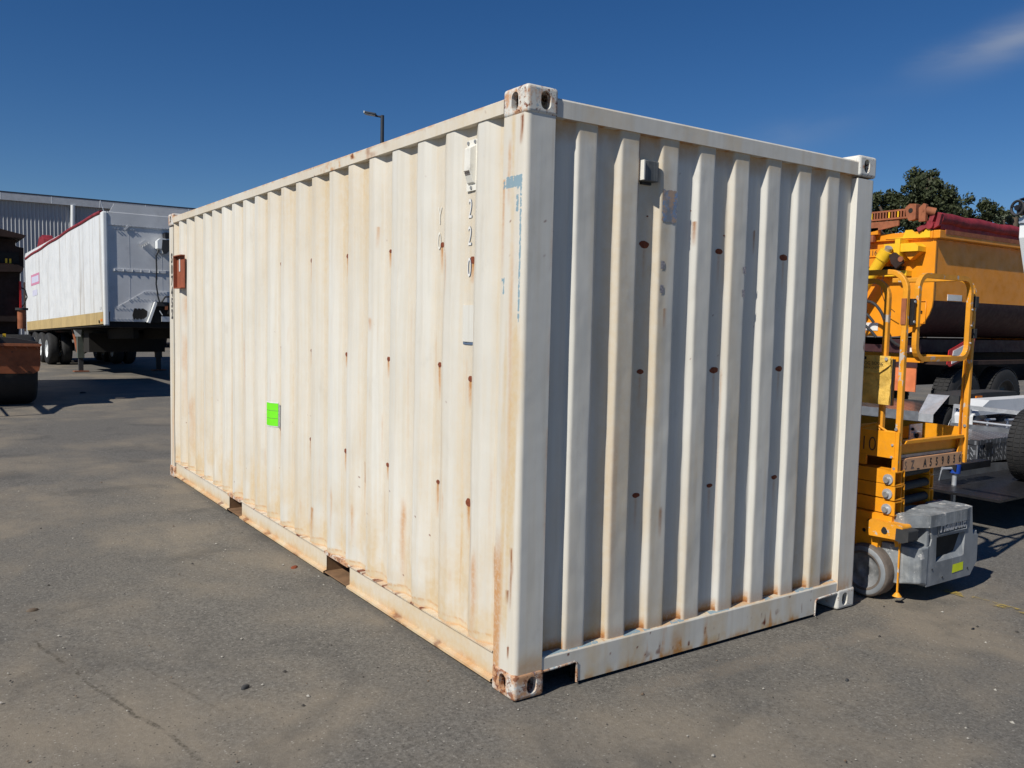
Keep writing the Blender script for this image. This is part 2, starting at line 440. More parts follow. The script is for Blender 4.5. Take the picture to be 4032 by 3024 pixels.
# ------------------------------------------------------------------ ground
def ground_material():
    t = NT('asphalt')
    P = t.wpos
    big = t.noise(.55, 5, .6, vec=P, dist=.4)
    mid = t.noise(2.6, 5, .62, vec=P, stretch=(1, .55, 1))
    fine = t.noise(38, 5, .75, vec=P)
    grain = t.noise(170, 3, .7, vec=P)
    c = t.mix(t.ramp(fine, .32, .68), (.108, .102, .092), (.192, .181, .162))
    c = t.mix(t.ramp(grain, .35, .7, 0, .5), c, (.088, .081, .072))
    agg = t.noise(72, 3, .6, vec=P, loc=(2, 8, 0)); blot = t.noise(11, 5, .7, vec=P, stretch=(1, .7, 1), loc=(7, 1, 0))
    c = t.mix(t.ramp(agg, .55, .68, 0, .62), c, (.25, .24, .215))
    c = t.mix(t.ramp(agg, .46, .34, 0, .65), c, (.056, .053, .050))
    c = t.mix(t.ramp(blot, .50, .72, 0, .4), c, (.175, .160, .138))
    c = t.mix(t.ramp(blot, .46, .28, 0, .55), c, (.085, .079, .073))
    c = t.mix(t.ramp(mid, .35, .7, 0, .35), c, (.135, .124, .108))
    # tan dust lying in broad patches
    dust = t.math('MULTIPLY', t.ramp(big, .42, .66), t.ramp(mid, .3, .6, .35, 1.0))
    c = t.mix(t.math('MULTIPLY', dust, .66), c, (.268, .225, .168))
    # oily darker patches
    oil = t.noise(1.3, 4, .6, vec=P, loc=(31, 7, 0), dist=.6)
    c = t.mix(t.ramp(oil, .54, .70, 0, .42), c, (.070, .067, .063))
    # pale aggregate chips and dark specks
    vd = t.voronoi(85, vec=P); vc = t.voronoi(85, vec=P, out='Color')
    s = t.n('ShaderNodeSeparateColor'); t.link(vc, s.inputs[0])
    chip = t.math('MULTIPLY', t.ramp(vd, .32, .42, 1, 0), t.math('GREATER_THAN', s.outputs[0], .93))
    c = t.mix(t.math('MULTIPLY', chip, t.ramp(s.outputs[1], 0, 1, .05, .6)), c, (.40, .38, .34))
    spk = t.math('MULTIPLY', t.ramp(vd, .30, .42, 1, 0), t.math('LESS_THAN', s.outputs[0], .03))
    c = t.mix(t.math('MULTIPLY', spk, .7), c, (.035, .032, .03))
    sx = t.n('ShaderNodeSeparateXYZ'); t.link(P, sx.inputs[0])
    X, Y = sx.outputs[0], sx.outputs[1]
    wob = t.noise(3.0, 4, .6, vec=P)
    brk = t.noise(7.0, 4, .65, vec=P, loc=(4, 9, 0))
    # dark drag mark and a few short scrapes in the foreground
    def mark(c, x0, y0, x1, y1, w, amt, col):
        L = math.hypot(x1-x0, y1-y0); dx, dy = (x1-x0)/L, (y1-y0)/L
        al = t.math('ADD', t.math('MULTIPLY', t.math('SUBTRACT', X, x0), dx), t.math('MULTIPLY', t.math('SUBTRACT', Y, y0), dy))
        ac = t.math('ADD', t.math('MULTIPLY', t.math('SUBTRACT', X, x0), -dy), t.math('MULTIPLY', t.math('SUBTRACT', Y, y0), dx))
        ac = t.math('ABSOLUTE', t.math('ADD', ac, t.math('MULTIPLY_ADD', wob, .10, -.05)))
        m = t.math('MULTIPLY', t.ramp(ac, w*.5, w*1.3, 1, 0), t.math('MULTIPLY', t.ramp(al, 0, .08), t.ramp(al, L-.15, L, 1, 0)))
        m = t.math('MULTIPLY', m, t.math('MULTIPLY', t.ramp(brk, .34, .56, .05, 1), t.ramp(agg, .35, .6, 1.0, .45)))
        return t.mix(t.math('MULTIPLY', m, amt), c, col)
    c = mark(c, MK[0][0], MK[0][1], MK[0][2], MK[0][3], .010, .85, (.06, .052, .04))
    c = mark(c, MK[1][0], MK[1][1], MK[1][2], MK[1][3], .008, .45, (.06, .052, .042))
    c = mark(c, MK[2][0], MK[2][1], MK[2][2], MK[2][3], .07, .40, (.24, .20, .155))
    # long joint far off on the left
    c = mark(c, -1.5, 11.2, 3.2, 12.4, .02, .4, (.2, .19, .165))
    rough = t.ramp(fine, .2, .8, .78, .95)
    b = t.math('ADD', t.math('MULTIPLY', fine, .7), t.math('MULTIPLY', grain, .3))
    return t.out(c, rough, 0, b, .65, .010, .25)
MK = [(-1.62, 1.86, -1.20, .10), (-1.27, 1.35, -1.03, .50), (.45, -.17, 4.5, -.52)]

M_ground = ground_material()
g = MB()
N = 60
xs = [-400, -60] + [-12 + i*24/N for i in range(N+1)] + [60, 400]
ys = [-400, -60] + [-8 + i*30/N for i in range(N+1)] + [60, 120, 600]
def gz(x, y):
    return 0.004*math.sin(x*1.7+1)*math.sin(y*1.3) - .004 if -11 < x < 11 and -7 < y < 21 else -.004
gv = [(x, y, gz(x, y)) for y in ys for x in xs]
nx = len(xs)
gf = [(j*nx+i, j*nx+i+1, (j+1)*nx+i+1, (j+1)*nx+i) for j in range(len(ys)-1) for i in range(nx-1)]
g.add(gv, gf, True)
ground = g.build('ground', M_ground)
ground['kind'] = 'structure'

# worn yellow bay line on the asphalt
t = NT('worn_yellow_line')
n_ = t.noise(9, 6, .75, vec=t.wpos); n2_ = t.noise(60, 4, .7, vec=t.wpos)
cov = t.math('MULTIPLY', t.ramp(n_, .46, .58), t.ramp(n2_, .35, .55, .3, .85))
t.bsdf.inputs['Base Color'].default_value = (.42, .30, .06, 1); t.bsdf.inputs['Roughness'].default_value = .8
tr = t.n('ShaderNodeBsdfTransparent'); mx = t.n('ShaderNodeMixShader')
t.link(cov, mx.inputs[0]); t.link(tr.outputs[0], mx.inputs[1]); t.link(t.bsdf.outputs[0], mx.inputs[2])
t.link(mx.outputs[0], [n for n in t.t.nodes if n.type == 'OUTPUT_MATERIAL'][0].inputs[0])
o = MB().add([(3.17, -2.6, .004), (3.24, -2.6, .004), (3.24, -.12, .004), (3.17, -.12, .004)], [(0, 1, 2, 3)]).build('yellow_line', t.m)
o['kind'] = 'structure'

# loose grit scattered on the asphalt: nobody could count it
g = MB()
for i in range(1300):
    if i < 900: x = rnd.uniform(-2.9, 4.2); y = rnd.uniform(-1.8, 5.5)
    else: x = rnd.uniform(-3.5, 3); y = rnd.uniform(2, 12)
    if 0 < x < 2.44 and y > 0: continue
    s = rnd.choice([.002, .003, .003, .004, .006]) * rnd.uniform(.7, 1.5)
    a = rnd.random()*PI
    c, q = math.cos(a)*s, math.sin(a)*s
    g.cur = rnd.choice([0, 0, 1, 2])
    g.add([(x+c*1.5, y+q*1.5, 0), (x-q, y+c, 0), (x-c*1.2, y-q*1.2, 0), (x+q*1.1, y-c*.9, 0), (x+.2*s, y, s*.9)], [(0,1,4), (1,2,4), (2,3,4), (3,0,4)])
o = g.build('grit', [plain('grit_pale', (.36, .34, .30), .9), plain('grit_dark', (.05, .045, .04), .9), plain('grit_brown', (.14, .10, .07), .9)])
o['kind'] = 'stuff'; o['label'] = 'loose grit scattered over the asphalt yard'
def lump(name, x, y, sx, sy, h, mat, label, cat, a=0):
    m = MB(); r_ = random.Random(int(x*1000+y*77)); n = 9; rings = []
    for k, (fr, z) in enumerate(((1, -.004), (.95, h*.45), (.55, h*.95))):
        rings += [(x + (math.cos(a)*sx*math.cos(2*PI*i/n) - math.sin(a)*sy*math.sin(2*PI*i/n))*fr*r_.uniform(.75, 1.15),
                   y + (math.sin(a)*sx*math.cos(2*PI*i/n) + math.cos(a)*sy*math.sin(2*PI*i/n))*fr*r_.uniform(.75, 1.15), z) for i in range(n)]
    fs = [(k*n+i, k*n+(i+1) % n, (k+1)*n+(i+1) % n, (k+1)*n+i) for k in range(2) for i in range(n)] + [list(range(2*n, 3*n))]
    m.add(rings, fs, True)
    return tag(m.build(name, mat), label, cat)
lump('bitumen_scrap', -.909, .75, .022, .009, .012, M_greydark, 'black scrap of bitumen lying in the open foreground, left of the container corner', 'scrap', .3)
lump('rust_flake', -.075, 2.39, .035, .018, .006, M_rustspot, 'dark red rust flake lying just outside the nearer side fork pocket', 'rust flake', .8)
lump('dead_leaf', -1.574, 2.319, .03, .015, .010, M_bark, 'curled dark leaf near the left edge of the photo, on bare asphalt', 'leaf', .2)
lump('stone', 1.45, -.62, .010, .008, .008, M_greydark, 'small dark stone in front of the container end wall, right of centre', 'stone')
lump('stone', 2.66, -.58, .014, .007, .007, M_darkpaint, 'small black stone in front of the grey battery cover', 'stone')
lump('stone', .62, 15.9, .06, .03, .03, M_greydark, 'dark stone lying beyond the container beside the long shadow band', 'stone')

# ------------------------------------------------------------------ shipping container
W, L, H = 2.438, 6.058, 2.591
PITCH = .2786
box_root = thing('shipping_container', 'cream white corrugated steel shipping container with rust streaks standing on the asphalt', 'container', (1.2, 3.0, 0))

rs = np.random.RandomState(3)
side_floor_y = [.385 + PITCH*k + .068 for k in range(-1, 20)]          # near edge of every recess floor
DOTS_S = [(.463, 1.355, 1.3), (.463, .775, 1.3), (.463, 1.90, 1.5)]
for k in (1, 3, 5, 7, 9):
    for z in (1.985, 1.405, .825):
        DOTS_S.append((.385 + PITCH*k + .085, z, 1.05))
DOTS_E = [(x, z, 1.3) for x in (.712, 1.212, 1.712) for z in (1.99, 1.403, .82)]
STREAKS = []     # (y, ztop, len, width, strength, dark)
for y, z, s in DOTS_S: STREAKS.append((y, z, rs.uniform(.08, .19), .010*s, 1.15, .12))
for k in range(95):
    STREAKS.append((rs.uniform(.18, 5.85), rs.uniform(.35, 1.9), rs.uniform(.08, .5), rs.uniform(.002, .006), rs.uniform(.12, .45), 0))
STREAKS += [(.10+.13, .62, .42, .010, .9, .3), (.36, .60, .50, .022, .8, 0), (.42, .72, .60, .004, 1, .8), (1.10, .70, .5, .014, .8, 0), (1.23, .78, .35, .004, .9, .8),
            (1.60, .80, .35, .004, .8, .6), (2.41, .37, .22, .02, .75, 0), (2.31, .40, .22, .02, .85, .2), (5.5, 1.84, .35, .07, .75, 0), (5.55, 1.5, .9, .05, .5, 0),
            (1.55, 1.55, .55, .006, .8, .2), (1.47, 1.63, .08, .02, .8, 0), (3.25, 1.3, .3, .01, .7, .1), (4.1, 1.1, .45, .03, .5, 0), (3.7, 1.5, .6, .02, .45, 0),
            (.66, 1.97, .25, .006, .7, 0), (2.0, .6, .3, .01, .6, 0), (2.7, .7, .3, .012, .6, .1), (5.3, .9, .6, .05, .45, 0), (4.9, .8, .4, .05, .5, 0),
            (1.70, .55, .25, .012, .6, .0), (3.5, .5, .25, .015, .6, 0), (1.41, 2.12, .12, .01, .6, .1)]
def stain_side(P):
    y, z = P[:, 1], P[:, 2]
    n1 = fbm(y*3.1, z*.35, 1); n2 = fbm(y*22, z*.9, 5); n3 = fbm(y*7, z*5, 9); n4 = fbm(y*60, z*2.5, 11)
    low = sstep(1.6, .2, z)
    wash = .20 + .42*sstep(.50, .80, n2)*(.3+.7*low) + .22*sstep(.45, .75, n1) + .15*sstep(.55, .8, n4)
    wash += .50*sstep(.75, .18, z)*sstep(.35, .65, n3)
    wash += .25*sstep(1.6, 2.4, z)*sstep(.3, .7, n1)
    far = sstep(3.2, 5.8, y); wash += far*.28*low
    # recess floors get more of the tan wash, ridges less
    ph = ((y - .385) / PITCH) % 1.0
    flo = ((ph > .22) & (ph < .52)).astype(float)
    wash += .20*flo; wash -= .12*((ph > .6) & (ph < 1.0))
    # dirt lying on the bottom ledge in scalloped arcs
    arc = .186 + .020*np.abs(np.sin(PI*(ph-.1))) + .03*(n3-.5)
    led = sstep(arc+.020, arc-.006, z)
    wash = np.maximum(wash, led*.95)
    rust = np.zeros_like(y); dark = np.zeros_like(y)
    rust += sstep(arc+.005, arc, z)*sstep(arc-.014, arc, z)*.55*sstep(.3, .6, n4) + sstep(.180, .168, z)*.55
    for sy, zt, ln, w, st, dk in STREAKS:
        m = (np.abs(y-sy) < w*4) & (z < zt+.02) & (z > zt-ln-.05)
        if not m.any(): continue
        yy, zz = y[m], z[m]
        tpos = (zt - zz)/ln
        wid = w*(1.0 + .4*(vn(zz*25, yy*0+sy*7, 3)-.5))
        top = sstep(-.02, .25 if st < .95 and not dk else .02, tpos)
        val = np.exp(-((yy-sy - .25*w*np.sin(zz*23+sy*9) - .6*w*(vn(zz*9, zz*0, 5)-.5))/wid)**2)*np.clip(1-tpos, 0, 1)**.7*top*st
        rust[m] = np.maximum(rust[m], val)
        if dk: dark[m] = np.maximum(dark[m], val*dk*(tpos < .35))
    # shed paint: tiny rust freckles
    fr = vn(y*90, z*90, 31)
    dark = np.maximum(dark, sstep(.985, .997, fr)*(.3+low)*.9)
    blue = sstep(.75, .85, fbm(y*40, z*12, 41))*((y > .2) & (y < .36) & (z > 1.55) & (z < 1.78))
    return np.stack([wash, rust, dark, blue], 1)
def stain_end(P):
    x, z = P[:, 0], P[:, 2]
    n1 = fbm(x*4, z*.5, 51); n2 = fbm(x*25, z*1.1, 55); n3 = fbm(x*11, z*7, 59)
    wash = .06 + .55*sstep(.45, .72, n1) + .35*sstep(.55, .8, n2)*sstep(1.8, .2, z)
    rec = P[:, 1] > .03
    wash += .4*sstep(.45, .19, z)*sstep(.3, .65, n3)*(.4+.6*rec)
    rust = .95*sstep(.245, .175, z + .03*(n3-.5))*(.35+.65*rec)
    top = sstep(2.36, 2.47, z + .05*(n3-.5)); wash = np.maximum(wash, top*.9); rust += top*.35*rec
    dark = sstep(.2, .172, z)*.5*rec
    blue = np.zeros_like(x)
    for sx, zt, ln, w, st, dk in [(a, b, .18, .008, .5, 0) for a, b, _ in DOTS_E] + [(.64, 2.46, .35, .003, .9, .9), (.652, 2.46, .2, .002, .9, .9), (1.26, 1.4, 1.2, .003, .35, .15), (1.02, 2.12, .12, .006, .8, .5),
            (1.47, 2.11, .12, .006, .8, .5), (1.15, .45, .14, .012, .7, 0), (.83, 1.70, .10, .006, .7, .5), (.85, .76, .16, .008, .7, .6), (.55, 1.2, 1.0, .02, .35, 0)]:
        tpos = (zt - z)/ln
        val = np.exp(-((x-sx)/w)**2)*np.clip(1-tpos, 0, 1)**.7*sstep(-.02, .2 if w > .006 else .02, tpos)*st
        rust = np.maximum(rust, val); dark = np.maximum(dark, val*dk)
    fr = vn(x*80, z*80, 61); dark = np.maximum(dark, sstep(.992, .999, fr)*.8)
    return np.stack([wash, rust, dark, blue], 1)
def stain_post(P):
    x, y, z = P[:, 0], P[:, 1], P[:, 2]
    s = sstep(.03, .012, x)*(y > .004)      # on the long-side face
    n = fbm(y*20, z*1.4, 71); n3 = fbm(y*30+x*30, z*9, 73)
    wash = .25*s + .8*s*sstep(.45, .75, n) + (1-s)*.14*sstep(.5, .8, fbm(x*30, z*.8, 75))
    band = sstep(.112 - .05*(n-.5), .135, y)*sstep(.78, .5, z + .1*(n3-.5))*s
    rust = band*.75 + s*.8*np.exp(-((y-.165)/.008)**2)*sstep(1.7, 2.2, z)*(z < 2.22)*1.0
    rust += .7*np.exp(-((x - .147)/.006)**2)*(1-s)*sstep(.4, .9, n3)
    for (py, zt, ln, w, st, dk) in [(.120, 2.40, .30, .010, .8, 0), (.04, 2.47, .12, .008, 1, .9), (.052, .66, .28, .006, .9, .7), (.09, 2.05, 1.2, .012, .55, 0), (.05, .23, .06, .004, 1, 1), (.075, .47, .06, .006, 1, 1)]:
        tpos = (zt - z)/ln
        val = s*np.exp(-((y-py-.006*np.sin(z*9)-.010*(vn(z*14, z*0, 7)-.5))/w)**2)*np.clip(1-tpos, 0, 1)**.6*sstep(-.02, .03 if dk else .3, tpos)*st
        rust = np.maximum(rust, val); 
        if dk: P_d = val*dk
        else: P_d = 0
        try: dark = np.maximum(dark, P_d)
        except NameError: dark = np.zeros_like(x) + P_d
    wash = np.maximum(wash, (1-s)*.6*sstep(.26, .14, z + .06*(n3-.5)))
    rust = np.maximum(rust, (1-s)*.35*sstep(.2, .13, z + .05*(n3-.5)))
    fr = vn((x+y)*70, z*50, 77); dark = np.maximum(dark, sstep(.985, .995, fr)*.9)
    b = ((y > .03) & (y < .165) & (z > 2.185) & (z < 2.225))*1.0
    b = np.maximum(b, .9*np.exp(-((y-.035)/.006)**2)*((z > 1.62) & (z < 2.21)))
    b = np.maximum(b, .8*np.exp(-((y-.062)/.008)**2)*((z > 2.08) & (z < 2.21)))
    b = np.maximum(b, ((y > .15) & (z > 1.74) & (z < 1.81))*.9)
    return np.stack([wash, rust, dark, b*s*1.25*(n3 > .34)], 1)
def stain_rail_low(P):       # side bottom rail: heavy tan and rust
    y, z = P[:, 1], P[:, 2]
    n = fbm(y*2.2, z*6, 81); n3 = fbm(y*18, z*14, 83)
    wash = .55 + .9*(n-.45) + .5*sstep(.12, .05, z + .05*(n3-.5))
    rust = .8*sstep(.078, .048, z + .03*(n3-.5))*sstep(.2, .9, fbm(y*7, z*3, 87)) + .45*sstep(.148, .16, z)*sstep(.4, .7, n3)
    dark = np.maximum(sstep(.62, .75, fbm(y*26, z*10, 85))*sstep(.145, .158, z)*.9, sstep(.60, .72, fbm(y*9, z*18, 89))*sstep(.065, .045, z)*.55)
    return np.stack([wash, rust*.8, dark, 0*y], 1)
def stain_sill(P):           # end bottom rail
    x, z = P[:, 0], P[:, 2]
    n = fbm(x*3, z*2, 91); n3 = fbm(x*24, z*10, 93)
    wash = .12 + .5*sstep(.5, .75, fbm(x*7, z*.8, 95)) + .5*sstep(.07, .02, z)*sstep(.35, .6, n3)
    rust = .7*sstep(.7, .82, fbm(x*16, z*3, 97)) + .5*sstep(.04, .018, z)*sstep(.4, .65, n3)
    rust += .6*np.exp(-((x-.98)/.035)**2)*sstep(.16, .05, z)
    dark = sstep(.80, .9, vn(x*45, z*22, 99))*sstep(.12, .03, z)*sstep(.6, 1.0, x)*.9
    dark = np.maximum(dark, sstep(.93, .98, vn(x*60, z*40, 101))*.9)
    blue = sstep(.55, .7, fbm(x*5, x*0, 103))*sstep(.16, .168, z)*(n3 > .4)
    return np.stack([wash, rust, dark, blue], 1)
def stain_toprail(P):
    y, z = P[:, 1], P[:, 2]
    n = fbm(y*3, z*3, 111); n3 = fbm(y*20, z*16, 113)
    wash = .35 + .6*(n-.35)
    rust = .75*sstep(2.545, 2.56, z + .012*(n3-.5))*sstep(.3, .6, n3)
    z1 = np.exp(-((y-1.85)/.35)**2)
    rust = np.maximum(rust, z1*sstep(.5, .65, fbm(y*14, z*30, 115))*.9)
    dark = np.maximum(z1*sstep(.6, .72, fbm(y*14, z*30, 115)), sstep(.96, .99, vn(y*50, z*40, 117)))*.9
    return np.stack([wash, rust, dark, 0*y], 1)
def stain_header(P):
    x, z = P[:, 0], P[:, 2]
    n = fbm(x*8, z*2, 121); n3 = fbm(x*22, z*18, 123)
    wash = .10 + .35*sstep(.45, .7, n)
    rust = .6*sstep(.035, .03, P[:, 1])*0 + .8*(P[:, 1] > .014)*sstep(2.5, 2.48, z)*sstep(.35, .6, n3)
    dark = sstep(.88, .95, vn(x*30, z*30, 125))*((z > 2.54) | (z < 2.485))*.9
    return np.stack([wash, rust, dark, 0*x], 1)
def put_stain(me, st):
    st = np.clip(st, 0, 1).astype(np.float32)
    at = me.attributes.new('stain', 'FLOAT_COLOR', 'POINT')
    at.data.foreach_set('color', np.concatenate([st[:, :3], np.ones((len(st), 1), np.float32)], 1).ravel())
    at = me.attributes.new('old_blue', 'FLOAT', 'POINT')
    at.data.foreach_set('value', np.ascontiguousarray(st[:, 3]))
def extruded(name, prof, axis, cuts, mat, stain, parent, smooth=False, warp=None):
    """Bend a sheet profile along an axis as one dense grid, so that stains can be stored per vertex."""
    prof = np.array(prof, float); cuts = np.array(cuts, float)
    m, n = len(prof), len(cuts)
    A = np.repeat(prof[None, :, :], n, 0); B = np.repeat(cuts[:, None], m, 1)
    if axis == 'z': P = np.stack([A[..., 0], A[..., 1], B], -1)
    elif axis == 'y': P = np.stack([A[..., 0], B, A[..., 1]], -1)
    else: P = np.stack([B, A[..., 0], A[..., 1]], -1)
    P = P.reshape(-1, 3)
    st = stain(P).astype(np.float32)
    if warp is not None: P = P + warp(P)
    o_ = np.array(parent['_org'])
    me = bpy.data.meshes.new(name)
    i = np.arange(n-1)[:, None]*m + np.arange(m-1)[None, :]
    q = np.stack([i, i+1, i+m+1, i+m], -1).reshape(-1, 4)
    me.vertices.add(len(P)); me.vertices.foreach_set('co', (P-o_).astype(np.float32).ravel())
    me.loops.add(q.size); me.loops.foreach_set('vertex_index', q.astype(np.int32).ravel())
    me.polygons.add(len(q)); me.polygons.foreach_set('loop_start', (np.arange(len(q))*4).astype(np.int32))
    me.update(calc_edges=True)
    me.polygons.foreach_set('use_smooth', np.full(len(q), bool(smooth)))
    put_stain(me, st)
    me.materials.append(mat)
    o = bpy.data.objects.new(name, me); COL.objects.link(o); o.parent = parent; o['_org'] = list(parent['_org'])
    return o
def refine(pts, step):
    out = []
    for a, b in zip(pts[:-1], pts[1:]):
        k = max(1, int(math.dist(a, b)/step))
        out += [(a[0]+(b[0]-a[0])*i/k, a[1]+(b[1]-a[1])*i/k) for i in range(k)]
    return out + [pts[-1]]
def soften(pts, r):
    """round the corners of a folded sheet profile a little"""
    out = [pts[0]]
    for a, b, c in zip(pts[:-2], pts[1:-1], pts[2:]):
        a, b, c = map(Vector, (a, b, c))
        d1 = (a-b); d2 = (c-b); rr = min(r, d1.length*.4, d2.length*.4)
        p, q = b + d1.normalized()*rr, b + d2.normalized()*rr
        for t_ in (0, .25, .5, .75, 1): out.append(tuple(p*(1-t_)**2 + b*2*t_*(1-t_) + q*t_*t_))
    return out + [pts[-1]]
# long side sheet facing the open yard
XO, XI = .010, .046
prof = [(XO, .168)]
ky = .385 - PITCH
prof = [(XI, .172), (XI, .175)]
for k in range(0, 21):
    fe = .385 + PITCH*k
    prof += [(XI, fe-.140), (XO, fe-.072), (XO, fe), (XI, fe+.068)]
prof = [p for p in prof if p[1] < 5.893] + [(XI, 5.893)]
prof = soften(prof, .010)
zc = np.linspace(.160, 2.50, 330)
def warp_side(P):
    w = np.zeros_like(P); w[:, 0] = (fbm(P[:, 1]*2.2, P[:, 2]*1.6, 201)-.5)*.012 + (fbm(P[:, 1]*9, P[:, 2]*4, 203)-.5)*.004
    w[:, 0] *= sstep(.16, .3, P[:, 2])*sstep(2.5, 2.3, P[:, 2]); return w
extruded('side_panel', refine(prof, .009), 'z', zc, M_cont, stain_side, box_root, True, warp_side)
# the end wall
YO, YI = .018, .046
prof = [(.140, YI)]
for k in range(8):
    rt = .393 + .2478*k
    prof += [(rt-.127, YI), (rt-.106, YO), (rt, YO), (rt+.020, YI)]
prof += [(2.30, YI)]
prof = soften(prof, .009)
def warp_end(P):
    w = np.zeros_like(P); w[:, 1] = ((fbm(P[:, 0]*3, P[:, 2]*2, 211)-.5)*.010 + (fbm(P[:, 0]*11, P[:, 2]*3.2, 213)-.5)*.0025)*sstep(.16, .3, P[:, 2])*sstep(2.5, 2.3, P[:, 2]); return w
extruded('end_panel', refine(prof, .008), 'z', zc, M_cont, stain_end, box_root, True, warp_end)
# corner posts
def post_prof(mx, my, ws, we):
    """L-shaped post with a rounded outer corner; mx,my mirror it about the container"""
    r = .022; o = .005
    pts = [(.050, ws), (o, ws)] + [(o, ws-(ws-o-r)*i/14) for i in range(1, 14)]
    pts += [(o+r-r*math.cos(a), o+r-r*math.sin(a)) for a in [PI/2*i/6 for i in range(7)]]
    pts += [(o+r+(we-o-r)*i/12, o) for i in range(1, 13)] + [(we, .055)]
    return [(W-x if mx else x, L-y if my else y) for x, y in pts]
zp = np.linspace(.112, 2.478, 300)
extruded('corner_post', post_prof(0, 0, .172, .150), 'z', zp, M_cont, stain_post, box_root, False)
def zero_stain(P):
    n = fbm((P[:, 0]+P[:, 1])*18, P[:, 2]*1.2, 131); n3 = fbm((P[:, 0]+P[:, 1])*25, P[:, 2]*12, 133)
    d = sstep(.985, .995, vn((P[:, 0]+P[:, 1])*60, P[:, 2]*30, 135))
    return np.stack([.06+.45*sstep(.5, .8, n)*sstep(1.6, .2, P[:, 2]), .5*sstep(.22, .12, P[:, 2]+.05*(n3-.5))*sstep(.4, .6, n3), d, 0*n], 1)
def far_stain(P):
    n = fbm(P[:, 1]*18, P[:, 2]*1.2, 141)
    return np.stack([.25+.5*sstep(.4, .8, n), .6*sstep(.9, .3, P[:, 2])*sstep(.5, .8, n), 0*n, 0*n], 1)
extruded('corner_post', post_prof(1, 0, .172, .165), 'z', zp[::3], M_cont, zero_stain, box_root, False)
extruded('corner_post', post_prof(0, 1, .165, .150), 'z', zp[::3], M_cont, far_stain, box_root, False)
extruded('corner_post', post_prof(1, 1, .165, .150), 'z', zp[::6], M_cont, zero_stain, box_root, False)
# thin closing slot beside the near post
MB().box(.151, .157, .012, .045, .20, 2.40).build('post_lip', M_cont_rail, box_root)
# side top rail (square tube) and the three others
def loop(pts): return pts + [pts[0]]
yc = np.linspace(.176, L-.176, 560)
extruded('top_rail', refine(loop([(.004, 2.497), (.004, 2.552), (.009, 2.557), (.062, 2.557), (.062, 2.497)]), .01), 'y', yc, M_cont, stain_toprail, box_root)
MB().box(W-.062, W-.004, .176, L-.176, 2.497, 2.557).build('top_rail', M_cont_rail, box_root)
xc = np.linspace(.160, W-.160, 330)
extruded('header', refine(loop([(.010, 2.478), (.010, 2.548), (.016, 2.556), (.070, 2.556), (.070, 2.478)]), .01), 'x', xc, M_cont, stain_header, box_root)
MB().box(.16, W-.16, L-.07, L-.010, 2.478, 2.556).build('header', M_cont_rail, box_root)
# roof, far wall and doors
rp = []
yy = .06
while yy < L-.1:
    rp += [(yy, 2.548), (yy+.09, 2.548), (yy+.105, 2.566), (yy+.195, 2.566), (yy+.21, 2.548)]; yy += .21
m = MB(); n = len(rp)
m.add([(.06, a, b-.004) for a, b in rp] + [(W-.06, a, b-.004) for a, b in rp], [(i, i+1, n+i+1, n+i) for i in range(n-1)])
m.build('roof_panel', M_cont, box_root)
pp = []
for k in range(0, 21):
    fe = .385 + PITCH*k
    pp += [(W-XI, fe-.140), (W-XO, fe-.072), (W-XO, fe), (W-XI, fe+.068)]
pp = [(W-XI, .172)] + [p for p in pp if .18 < p[1] < 5.89] + [(W-XI, 5.893)]
m = MB(); n = len(pp)
m.add([(a, b, .16) for a, b in pp] + [(a, b, 2.50) for a, b in pp], [(i, i+1, n+i+1, n+i) for i in range(n-1)])
m.build('side_panel', M_cont, box_root)
for x0, x1 in ((.155, 1.215), (1.223, W-.155)):
    d = MB().box(x0, x1, L-.055, L-.015, .17, 2.47).build('door', M_cont_rail, box_root, bevel=.004)
    for xr in (x0+.25, x1-.25):
        MB().cyl((xr, L+.01, .1), (xr, L+.01, 2.52), .017, 8).build('lock_rod', M_galv, d)
# bottom side rails: web with lips, cut by two fork pockets
P1, P2 = (1.735, 2.085), (3.79, 4.12)
def rail_piece(y0, y1, flip=False):
    pr = [(.060, .168), (.006, .168), (.006, .160), (.020, .158), (.020, .046), (-.002, .040), (-.002, .028), (.060, .028)]
    n = max(3, int((y1-y0)/.012))
    if flip: pr = [(W-a, b) for a, b in pr]
    return extruded('bottom_rail', refine(pr, .012) if not flip else pr, 'y', np.linspace(y0, y1, n if not flip else 3), M_cont, stain_rail_low, box_root)
for fl in (False, True):
    for a, b in ((.180, P1[0]), (P1[1], P2[0]), (P2[1], L-.180)): rail_piece(a, b, fl)
for a, b in (P1, P2):
    m = MB()
    m.box(.008, W-.008, a, b, .030, .038)        # strap across the pocket floor
    m.box(.022, W-.022, a-.006, a-.001, .038, .158); m.box(.022, W-.022, b+.001, b+.006, .038, .158)
    m.build('fork_pocket', M_pocket, box_root)
    MB().box(.004, .06, a-.001, b+.001, .150, .170).build('pocket_lip', M_castlow, box_root)
MB().box(.065, W-.065, .09, L-.09, .150, .156).build('floor_underside', M_dark, box_root)
for i in range(14):
    y = .5 + i*.4
    if any(a-.08 < y < b+.08 for a, b in (P1, P2)): continue
    MB().box(.07, W-.07, y, y+.045, .035, .149).build('cross_member', M_dark, box_root)
# end bottom rail with a notch beside each casting
def sill(y_out, y_in, fn=None):
    zt = .168
    notch = [(.166, .098), (.338, .110), (.352, .104), (.352, .016), (2.072, .012), (2.072, .086), (2.080, .096), (W-.166, .098)]
    poly = [(.150, zt), (.150, .13), (.166, .13)] + notch[:] + [(W-.166, .13), (W-.15, .13), (W-.15, zt)]
    return poly
